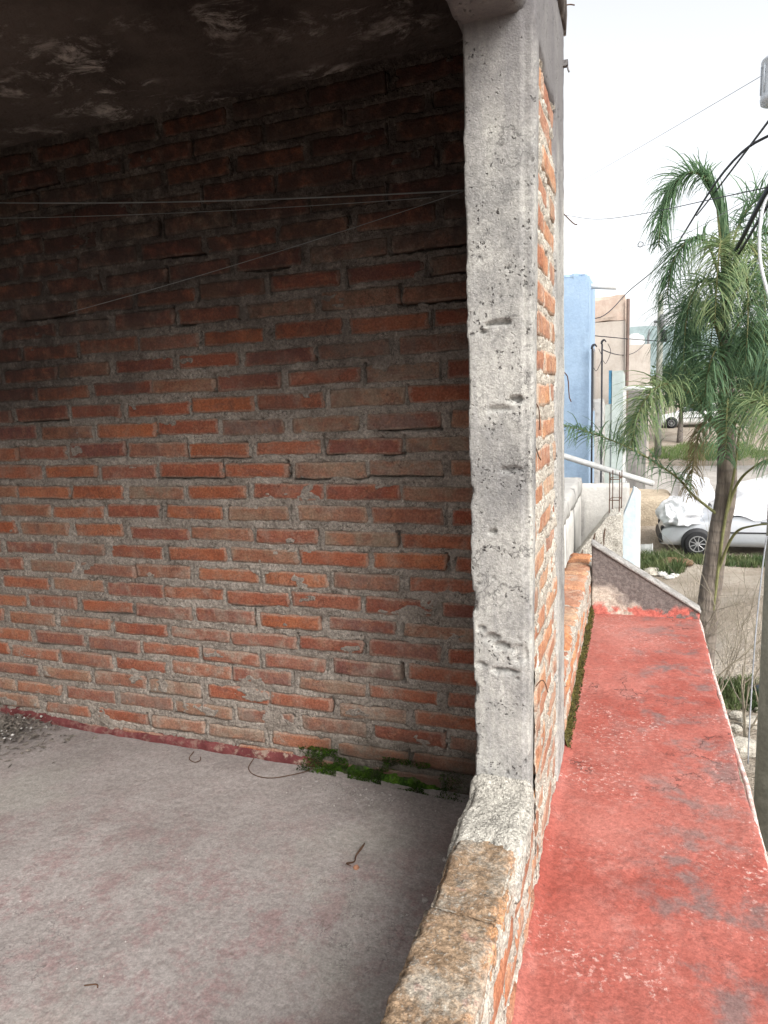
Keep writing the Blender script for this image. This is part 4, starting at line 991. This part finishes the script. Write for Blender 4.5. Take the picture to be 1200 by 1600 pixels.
FR = [  # control points, leaflets, leaflet length, material, droop
 ([(1.0, 8.95, -.05), (.70, 8.9, .21), (.48, 8.7, .47), (.03, 8.4, .80), (-.40, 8.1, 1.02), (-.74, 7.9, 1.14)], 150, .42, 'leaf_a', .7, .32),
 ([(1.02, 9, .8), (.74, 8.7, 1.32), (.36, 8.3, 1.55), (.1, 8.0, 1.35), (-.02, 7.8, .9)], 190, .48, 'leaf_b', .9, .2),
 ([(1.02, 9, .9), (.7, 9.2, 1.27), (.33, 9.4, 1.40), (.02, 9.5, 1.15), (-.08, 9.6, .75)], 170, .46, 'leaf_a', .9, .2),
 ([(.95, 8.9, -1.2), (1.03, 8.87, -.2), (1.12, 8.8, .55), (1.13, 8.5, 1.1), (1.2, 7.9, 1.34), (1.32, 7.4, 1.1), (1.38, 7.2, .72)], 200, .50, 'leaf_b', .9, .48),
 ([(1.06, 9, .85), (1.2, 8.8, 1.3), (1.45, 8.6, 1.5), (1.75, 8.4, 1.2), (1.9, 8.3, .7)], 190, .52, 'leaf_b', .9, .15),
 ([(1.0, 8.95, .8), (1.0, 8.6, 1.25), (.95, 8.2, 1.35), (.9, 7.8, 1.1), (.88, 7.6, .75)], 150, .42, 'leaf_a', 1.0, .2),
 ([(.97, 9, 2.5), (.90, 9, 3.25), (.82, 9, 3.72), (.62, 9, 3.92), (.42, 9, 3.83), (.29, 9, 3.5), (.25, 9, 3.15)], 230, .46, 'leaf_a', .8, .36),
 ([(.97, 9, 2.55), (.92, 8.7, 2.98), (.84, 8.3, 2.98), (.79, 8.0, 2.6), (.77, 7.9, 2.1)], 190, .50, 'leaf_b', 1.0, .25),
 ([(.96, 9, 2.6), (.78, 9, 3.12), (.57, 8.9, 3.16), (.40, 8.8, 2.9), (.33, 8.8, 2.45)], 170, .46, 'leaf_a', .9, .2),
 ([(.98, 9, 2.6), (1.1, 8.8, 3.0), (1.22, 8.5, 2.85), (1.28, 8.3, 2.36), (1.27, 8.2, 1.7)], 190, .46, 'leaf_b', 1.1, .2),
 ([(.98, 9, 2.6), (1.09, 9.2, 3.25), (1.29, 9.3, 3.6), (1.52, 9.4, 3.7), (1.8, 9.5, 3.45)], 180, .50, 'leaf_a', .8, .25),
 ([(.98, 9, 2.5), (1.15, 9.0, 3.0), (1.4, 8.9, 3.15), (1.7, 8.8, 2.9), (1.9, 8.7, 2.3)], 180, .5, 'leaf_a', .9, .2),
 ([(1.0, 9, 2.3), (1.21, 9.5, 2.75), (1.56, 10, 2.8), (1.85, 10.3, 2.4), (1.99, 10.5, 1.67)], 190, .6, 'leaf_d', .9, .15),
 ([(.98, 9, 2.1), (.80, 9.5, 2.5), (.61, 9.9, 2.55), (.50, 10.1, 2.2), (.47, 10.2, 1.6)], 190, .55, 'leaf_d', .9, .15),
 ([(1.0, 9, 1.9), (1.0, 9.6, 2.4), (1.0, 10.2, 2.5), (1.0, 10.7, 2.1), (1.0, 11, 1.4)], 200, .6, 'leaf_d', .9, .1),
 ([(1.0, 9, 1.7), (1.25, 9.5, 2.1), (1.55, 9.9, 2.1), (1.75, 10.2, 1.7), (1.85, 10.4, 1.1)], 200, .6, 'leaf_d', .9, .1),
 ([(1.0, 9, 1.5), (1.2, 9.1, 2.0), (1.5, 9.2, 2.2), (1.8, 9.2, 1.9), (2.0, 9.2, 1.3)], 190, .55, 'leaf_d', .9, .1),
 ([(1.0, 9, 2.2), (.9, 8.8, 2.6), (.68, 8.6, 2.65), (.55, 8.5, 2.3), (.52, 8.5, 1.8)], 170, .46, 'leaf_a', 1.0, .15),
 ([(1.0, 9, 2.4), (1.05, 8.7, 2.75), (1.1, 8.35, 2.65), (1.1, 8.1, 2.2), (1.08, 8, 1.7)], 170, .44, 'leaf_a', 1.1, .2),
 ([(1.0, 9, 1.2), (.95, 8.7, 1.75), (.85, 8.4, 1.9), (.75, 8.2, 1.65), (.7, 8.1, 1.2)], 190, .5, 'leaf_a', 1.0, .1),
 ([(1.0, 9, 1.3), (1.1, 8.7, 1.85), (1.25, 8.4, 2.0), (1.4, 8.2, 1.7), (1.45, 8.1, 1.2)], 190, .5, 'leaf_d', 1.0, .1),
 ([(1.0, 9, 1.8), (.85, 8.9, 2.25), (.68, 8.85, 2.3), (.58, 8.8, 1.95), (.55, 8.8, 1.4)], 190, .5, 'leaf_d', 1.0, .1),
 ([(1.0, 9, 1.9), (1.2, 8.8, 2.4), (1.42, 8.7, 2.4), (1.55, 8.6, 2.0), (1.6, 8.6, 1.4)], 190, .55, 'leaf_d', 1.0, .1),
 ([(1.0, 9, 1.0), (1.2, 9.3, 1.5), (1.45, 9.6, 1.6), (1.65, 9.8, 1.3), (1.75, 9.9, .8)], 190, .55, 'leaf_d', 1.0, .1),
 ([(1.02, 8.98, .9), (.85, 8.85, 1.15), (.72, 8.75, .95), (.66, 8.7, .55), (.64, 8.7, .2)], 110, .32, 'leaf_dry', 1.2, .2),
 ([(.97, 8.95, -.8), (1.11, 8.7, -.24), (1.25, 8.3, -.04), (1.5, 8.0, .02), (1.8, 7.8, -.1)], 60, .3, 'leaf_b', .8, .7),
 ([(1.02, 8.95, -.2), (1.14, 8.8, .34), (1.28, 8.5, .6), (1.45, 8.2, .72), (1.7, 8.0, .7)], 60, .35, 'leaf_a', .8, .6),
]
for k, (p, n, L, mt, dr, stt) in enumerate(FR):
    V, F = frond(p, int(n * 1.45), L * 1.15, M[mt], 500 + k, dr * .8, stt, wid=.0062)
    me_o = obj('frond', V, F, M[mt]); under(palm, me_o)
    me_o.data.materials.append(M['petiole'])
    idx = [0] * len(me_o.data.polygons)
    for q in range(59 * 6 + 2): idx[q] = 1
    me_o.data.polygons.foreach_set('material_index', idx)
def spear(pts, n, seed):
    """a young leaf whose leaflets are still pressed together like a folded fan"""
    r = np.random.default_rng(seed); S = spline(pts, 40); T = np.gradient(S, axis=0); T /= np.linalg.norm(T, axis=1, keepdims=True); V, F = tube(S, [.028, .02, .012], 6); V, F = list(V), list(F)
    for k in range(n):
        i = int(39 * (.02 + .80 * k / n)); d = T[i] + np.array([r.normal(.06, .09), r.normal(0, .10), 0]); d /= np.linalg.norm(d); ln = r.uniform(.40, .62); w = r.uniform(.010, .018); p = S[i].copy(); b = len(V); ax = np.array([1., r.normal(0, .5), 0]); ax /= np.linalg.norm(ax)
        for q in range(6):
            ww = w * (1 - (q / 5.) ** 2.5) + .001; V += [p - ax * ww, p + ax * ww]; j = min(39, i + q * 4); d = d * .8 + T[j] * .2 + r.normal(0, .025, 3); d /= np.linalg.norm(d); p = p + d * ln / 5
        for q in range(5): F.append((b + 2 * q, b + 2 * q + 1, b + 2 * q + 3, b + 2 * q + 2))
    return V, F
under(palm, obj('spear_leaf', *spear([(.98, 9, 2.4), (.965, 9, 2.9), (.93, 9, 3.3), (.85, 9, 3.58), (.72, 9, 3.80)], 130, 8), M['leaf_a'], None, False))

# ---- broadleaf trees behind
M['tree_leaf'] = leafy('tree_leaf', (.045, .085, .03), (.10, .16, .055), .3, 1.0)
def tree(name, x, y, blobs, n, size, label, seed):
    z = gz1(x, y); root = empty(name, (x, y, z)); tag(root, label, 'tree', 'trees behind the houses'); r = np.random.default_rng(seed)
    tr = MB(); cz = np.mean([b[2] for b in blobs]); tr.tube(spline([(x, y, z - .1), (x + .05, y, (z + cz) / 2), (x, y, cz)], 12), [.16, .1, .05], 8)
    for b in blobs: tr.tube(spline([(x, y, z + (cz - z) * .6), ((x + b[0]) / 2, (y + b[1]) / 2, (cz + b[2]) / 2), b[:3]], 8), [.07, .02], 6)
    under(root, tr.build('trunk', M['bark_grey'], None, True))
    V, F = [], []
    for _ in range(n):
        b = blobs[r.integers(len(blobs))]; d = r.normal(0, 1, 3); d /= np.linalg.norm(d); rad = b[3] * (r.random() ** .45) * (1 + .35 * vnoise((d * 2.3 + b[0])[None], seed)[0])
        c = np.array(b[:3]) + d * rad * np.array([1, 1, .8]); a = r.normal(0, 1, 3); a /= np.linalg.norm(a); e = np.cross(a, r.normal(0, 1, 3)); e /= np.linalg.norm(e); s = size * r.uniform(.6, 1.3); k = len(V)
        V += [c - a * s, c + e * s * .45, c + a * s, c - e * s * .45]; F.append((k, k + 1, k + 2, k + 3))
    under(root, obj('crown', V, F, M['tree_leaf']))
tree('leafy_tree', 2.3, 39, [(1.6, 39, 2.3, .9), (2.6, 39, 2.6, 1.1), (3.6, 39.5, 2.2, 1.0), (2.2, 38.6, 1.5, .9), (3.2, 38.8, 1.3, .9)], 4200, .12, 'round green tree just right of the distant street pole', 41)
tree('leafy_tree', 5.6, 30, [(4.4, 30, 2.2, 1.1), (5.6, 30, 2.8, 1.3), (6.8, 30.5, 2.3, 1.2), (5.2, 29.5, 1.4, 1.0), (6.4, 29.6, 1.2, 1.0)], 5200, .13, 'dense green tree behind the palm crown at right', 43)

# ---- bare shrub
M['shrub'] = plain('dry_shrub_twig', (.27, .235, .18), .95, .1)
def shrub(name, x, y, seed, h, label, spread=.5):
    z = gz1(x, y); r = random.Random(seed); mb = MB()
    def grow(p, d, ln, rad, lev):
        pts = [p]; dd = Vector(d)
        for _ in range(4):
            dd = (dd + Vector((r.gauss(0, .12), r.gauss(0, .12), r.gauss(.04, .1)))).normalized(); pts.append(tuple(Vector(pts[-1]) + dd * ln / 4))
        mb.tube(pts, [rad, rad * .6], 5 if lev < 2 else 4, False)
        if lev < 4:
            for _ in range(r.choice((2, 3, 3))):
                q = pts[r.choice((2, 3, 4))]; nd = (dd + Vector((r.gauss(0, spread), r.gauss(0, spread), r.gauss(.1, .35)))).normalized(); grow(q, nd, ln * r.uniform(.55, .8), rad * .6, lev + 1)
    for _ in range(3): grow((x + r.uniform(-.05, .05), y, z - .05), (r.uniform(-.35, .35), r.uniform(-.3, .3), 1), h * .42, .013, 0)
    o = mb.build(name, M['shrub'], None, True); tag(o, label, 'shrub', 'bare shrubs')
shrub('bare_shrub', .62, 7.5, 4, 2.3, 'leafless pale shrub in front of the palm trunk', .5)
shrub('bare_shrub', 1.22, 7.9, 9, 2.1, 'leafless twiggy shrub between the palm trunk and the concrete pole', .55)

# ---- vehicles
M['silver'] = plain('silver_car_paint', (.50, .52, .55), .32, .5, .06, 3, metal=.35)
M['white_paint'] = plain('white_car_paint', (.72, .72, .71), .35, .5, .05, 3)
M['tyre'] = plain('tyre_rubber', (.022, .022, .023), .85, .2)
M['rim'] = plain('alloy_rim', (.30, .30, .30), .4, .5, .15, metal=.4)
M['black_plastic'] = plain('black_trim', (.03, .03, .032), .6, .3)
M['lamp'] = plain('headlamp_glass', (.55, .56, .58), .12, .5, .1)
M['tail'] = plain('tail_lamp', (.35, .02, .02), .25, .5)
def cloth_mat():
    t = NT('white_plastic_sheet', .55, .3); t.color(t.mix(t.rng(t.noise(5, detail=4), .3, .7), (.50, .51, .535), (.62, .625, .64))); t.bump(t.noise(9, detail=5, dist=1.5), .05, .7); return t.m
M['sheet'] = cloth_mat()
PROF = [(0, .52, .60), (.04, .62, .66), (.22, .72, .72), (.6, .80, .77), (1.05, .90, .80), (1.2, .98, .80), (1.75, 1.36, .81), (2.3, 1.42, .81), (3.0, 1.39, .81), (3.45, 1.12, .80), (3.6, 1.0, .79), (4.0, .96, .74), (4.1, .80, .70)]
def section(X, off=0.0):
    tz = np.interp(X, [p[0] for p in PROF], [p[1] for p in PROF]); w = np.interp(X, [p[0] for p in PROF], [p[2] for p in PROF])
    belt = min(tz - .03, .90); k = np.clip((tz - .92) / .4, 0, 1); cw = w * .93 * (1 - k) + .60 * k
    h = [(w * .92, .22), (w, .36), (w * 1.01, .55), (w * .995, .72 if tz > .8 else tz * .9), (w * .965, belt), (cw + .02, tz - .05), (cw * .86, tz), (cw * .4, tz + .015), (0, tz + .018)]
    if tz <= .80: h[3] = (w * .99, min(.62, tz - .06))
    return [(a + off if a > .3 else a, b + off) for a, b in h], tz
def car(name, x, y, rz, paint, label, lamp='lamp'):
    root = empty(name, (x, y, gz1(x + 1.5, y + .3)), rz); tag(root, label, 'car', 'cars in the street')
    def put(nm, v, f, mt, par=None, sm=True):
        o = obj(nm, v, f, mt, None, sm); o.parent = par or root; return o
    xs = np.unique(np.concatenate([[p[0] for p in PROF], np.linspace(0, 4.1, 34)])); V, F = [], []
    for X in xs:
        h, _ = section(X); ring = [(X, .81 - a, b) for a, b in h] + [(X, .81 + a, b) for a, b in h[-2::-1]]
        V += ring
    n = 17
    for i in range(len(xs) - 1):
        for j in range(n - 1): F.append((i * n + j, i * n + j + 1, (i + 1) * n + j + 1, (i + 1) * n + j))
        F.append((i * n + n - 1, i * n, (i + 1) * n, (i + 1) * n + n - 1))
    F.append(tuple(range(n))[::-1]); F.append(tuple((len(xs) - 1) * n + j for j in range(n)))
    put('body', V, F, paint)
    for X in (.78, 3.28):
        for yy, s in ((.0, 1), (1.62, -1)):
            c = (X, yy, .285)
            put('wheel_arch', *lathe([(.345, -.02), (.352, .0), (.352, .16), (.30, .17)] if s > 0 else [(.30, -.17), (.352, -.16), (.352, 0), (.345, .02)], 24, 'y', (X, yy + (.015 if s > 0 else -.015), .30)), M['black_plastic'])
            wh = put('wheel', *lathe([(.17, -.055), (.25, -.06), (.285, -.04), (.288, .04), (.25, .08)] if s > 0 else [(.25, -.08), (.288, -.04), (.285, .04), (.25, .06), (.17, .055)], 28, 'y', c), M['tyre'])
            rm = MB(); e = -.062 * s; rm.add(*lathe([(.03, e * 1.05), (.05, e), (.05, e * .5)], 10, 'y', c))
            for k in range(9):
                a = 6.283 * k / 9; rm.tube([(c[0] + .04 * math.cos(a), c[1] + e * .95, c[2] + .04 * math.sin(a)), (c[0] + .175 * math.cos(a), c[1] + e * .95, c[2] + .175 * math.sin(a))], .011, 5)
            rm.tube([(c[0] + .18 * math.cos(6.283 * k / 24), c[1] + e * .95, c[2] + .18 * math.sin(6.283 * k / 24)) for k in range(25)], .013, 5, False)
            o = rm.build('rim', M['rim']); o.parent = wh
    put('front_bumper', *rough_box((-.05, .16, .24), (.14, 1.46, .50), .08, .05, .01, 3, 0), M['black_plastic'])
    put('rear_bumper', *rough_box((3.98, .14, .28), (4.16, 1.48, .52), .08, .05, .004, 3, 0), M['black_plastic'])
    for yy in (.22, 1.16): put('headlight', *rough_box((-.005, yy, .53), (.10, yy + .24, .64), .05, .03, 0, 1, 0), M[lamp])
    for yy in (.17, 1.25): put('tail_light', *rough_box((4.0, yy, .62), (4.115, yy + .2, .80), .05, .02, 0, 1, 0), M['tail'])
    for s, yy in ((1, 0), (-1, 1.62)):
        put('side_moulding', *box_vf((1.22, yy - .008 * s - .012, .54), (3.0, yy - .008 * s + .012, .575)), M['black_plastic'], None, False)
        for X in (1.22, 2.28): put('door_seam', *box_vf((X, yy - .006, .26), (X + .012, yy + .006, .88)), M['black_plastic'], None, False)
        dh = put('door_handle', *box_vf((2.08, yy + .006 - .02, .78), (2.22, yy + .006 + .02, .81)), M['black_plastic'], None, False)
        mi = MB(); mi.add(*rough_box((1.36, (-.17 if s > 0 else 1.65), .90), (1.50, (-.03 if s > 0 else 1.79), 1.03), .04, .045, .0, 1, 0)); mi.tube([(1.43, yy - .05 * s, .92), (1.43, yy + .06 * s, .89)], .03, 6)
        o = mi.build('wing_mirror', M['black_plastic'], None, True); o.parent = root
        for (a, b) in ((1.42, 2.24), (2.32, 3.35)):
            Q = []
            for X in np.linspace(a, b, 8):
                h, _ = section(X, .004); p, q = h[4], h[5]; Q.append([(X, .81 - s * (p[0] * .94 + q[0] * .06 + .004), p[1] * .94 + q[1] * .06), (X, .81 - s * (q[0] * .9 + p[0] * .1 + .004), q[1] * .86 + p[1] * .14)])
            V = [v for c in Q for v in c]; F = [(2 * i, 2 * i + 1, 2 * i + 3, 2 * i + 2) for i in range(7)]
            put('side_window', V, F, M['glass'])
    for nm, a, b in (('windshield', 1.24, 1.70), ('rear_window', 3.04, 3.44)):
        V, F = [], []
        for X in np.linspace(a, b, 5):
            h, tz = section(X, .008); cw = h[6][0]
            V += [(X, .81 + u * cw, tz + .012 + .012 * (1 - u * u)) for u in np.linspace(-.98, .98, 9)]
        for i in range(4):
            for j in range(8): F.append((i * 9 + j, i * 9 + j + 1, (i + 1) * 9 + j + 1, (i + 1) * 9 + j))
        put(nm, V, F, M['glass'])
    return root
sc = car('silver_car', .66, 17.0, math.radians(1.5), M['silver'], 'silver car under white sheeting, parked behind the palm trunk', 'black_plastic')
car('white_car', 2.75, 22.3, math.radians(2), M['white_paint'], 'white car parked behind the silver one, near the right edge')
car('white_car', 1.35, 44, math.radians(0), M['white_paint'], 'distant white car above the bright grass verge')
# plastic sheeting: over the cabin, heaped on the hood, and a bundle behind
V, F = [], []; xs = np.linspace(1.18, 4.05, 60); m_ = 26
for X in xs:
    h, tz = section(X, .05); pr_ = np.array([(.81 - a, b) for a, b in h[4:]] + [(.81 + a, b) for a, b in h[-2:3:-1]]); pr_[0] += (-.03, -.05 - .05 * math.sin(X * 7)); pr_[-1] += (.03, -.05 - .04 * math.sin(X * 6 + 1))
    t = np.linspace(0, len(pr_) - 1, m_); yy = np.interp(t, range(len(pr_)), pr_[:, 0]); zz = np.interp(t, range(len(pr_)), pr_[:, 1])
    for a, b in zip(yy, zz): V.append((X, a, b))
V = np.array(V); n_ = .05 * np.abs(fbm(V, 2.2, 3, 611)) + .03 * fbm(V, 6, 2, 612); V[:, 2] += n_; V[:, 1] += np.where(V[:, 1] < .4, -n_, np.where(V[:, 1] > 1.2, n_, 0))
F = [(i * m_ + j, i * m_ + j + 1, (i + 1) * m_ + j + 1, (i + 1) * m_ + j) for i in range(59) for j in range(m_ - 1)]
cs = obj('car_cover', V, F, M['sheet'], None, True); cs.location = sc.location; cs.rotation_euler = sc.rotation_euler; tag(cs, 'white plastic sheet draped over the cabin of the silver car', 'sheet', 'white plastic sheeting')
def crumple(name, c, sc3, label, seed, fold=.28):
    xs = np.linspace(-1, 1, 34); V, F = box_lattice(xs, xs, xs); V = V / np.linalg.norm(V, axis=1, keepdims=True)
    f = fold * (1 - 2.4 * np.abs(fbm(V + seed, 1.1, 2, seed))) - .12; f += .07 * (1 - 2.5 * np.abs(vnoise(V * [3.4, 3.4, 1.6] + seed * 2, seed + 3)))
    V = V * (1 + f[:, None]) * np.array(sc3); V[:, 2] = np.where(V[:, 2] < -.35 * sc3[2], -.35 * sc3[2] + .1 * (V[:, 2] + .35 * sc3[2]), V[:, 2])
    o = obj(name, V, F, M['sheet'], None, True); o.location = c; tag(o, label, 'sheet', 'white plastic sheeting'); return o
crumple('crumpled_sheet', (1.08, 17.55, -1.44), (.46, .68, .40), 'crumpled white sheet heaped on the hood of the silver car', 3)
crumple('sheet_bundle', (1.55, 19.9, -1.55), (.52, .55, .98), 'tall white wrapped bundle standing behind the silver car', 8, .2)

# ---- rubble on the ground
M['stone'] = plain('pale_limestone', (.50, .46, .39), .95, .1, .3, 8, .02)
for k, (x, y, s, lb) in enumerate([(1.21, 8.55, .085, 'small pale stone, farthest left in the grass by the pole'), (1.33, 8.35, .115, 'flat pale stone in the middle of the group by the pole'), (1.49, 8.80, .06, 'pale stone touching the left side of the concrete pole'), (1.15, 8.18, .07, 'pale stone nearly hidden by the red ledge edge'), (1.13, 7.6, .16, 'large pale block lowest of the stones by the ledge')]):
    tag(stone('pale_stone', (x, y, gz1(x, y) + s * .4), s, M['stone'], 20 + k, (1, .8, .6), 4, .35), lb, 'stone', 'pale stones by the pole')
M['chalk'] = plain('white_rubble', (.66, .65, .62), .95, .1, .25, 8, .02)
for k, (x, y, s, lb) in enumerate([(.62, 15.2, .10, 'white rubble lump left of the log, nearest'), (.75, 14.9, .08, 'white rubble lump just below the log'), (.85, 15.1, .07, 'small white rubble lump under the right end of the log'), (.42, 15.3, .17, 'grey-brown rubble lump beside the white wall end'), (1.0, 16.3, .09, 'white rubble lump behind the log')]):
    tag(stone('rubble_lump', (x, y, gz1(x, y) + s * .4), s, M['chalk'] if k != 3 else M['stone'], 40 + k, (1.1, .8, .6), 4, .4), lb, 'rubble', 'rubble in front of the silver car')
M['log'] = plain('rotten_log', (.24, .16, .10), .95, .1, .45, 9, .03)
lv, lf = tube(spline([(.62, 15.7, gz1(.62, 15.7) + .10), (.85, 15.8, gz1(.85, 15.8) + .12), (1.25, 15.9, gz1(1.25, 15.9) + .09)], 24), [.10, .13, .11, .07], 12); lv = np.array(lv); lv += .02 * np.stack([fbm(lv, 9, 3, 1), fbm(lv, 9, 3, 2), fbm(lv, 9, 3, 3)], 1)
tag(obj('fallen_log', lv, lf, M['log']), 'short brown fallen log in the rubble before the car', 'log')
bk = MB(); bk.add(*lathe([(.10, 0), (.115, .01), (.135, .26), (.145, .265), (.145, .285), (.128, .285), (.12, .02)], 18, 'x', (.20, 17.3, gz1(.3, 17.3) + .13)))
tag(bk.build('bucket', M['pvc'], None, True), 'white bucket lying on its side left of the silver car', 'bucket')
o = stone('dark_sack', (1.62, 9.2, gz1(1.6, 9.2) + .05), .12, plain('dark_blue_plastic', (.05, .06, .08), .5, .3), 61, (1.2, .8, .45), 5, .3); tag(o, 'dark plastic scrap beside the concrete pole', 'plastic scrap')
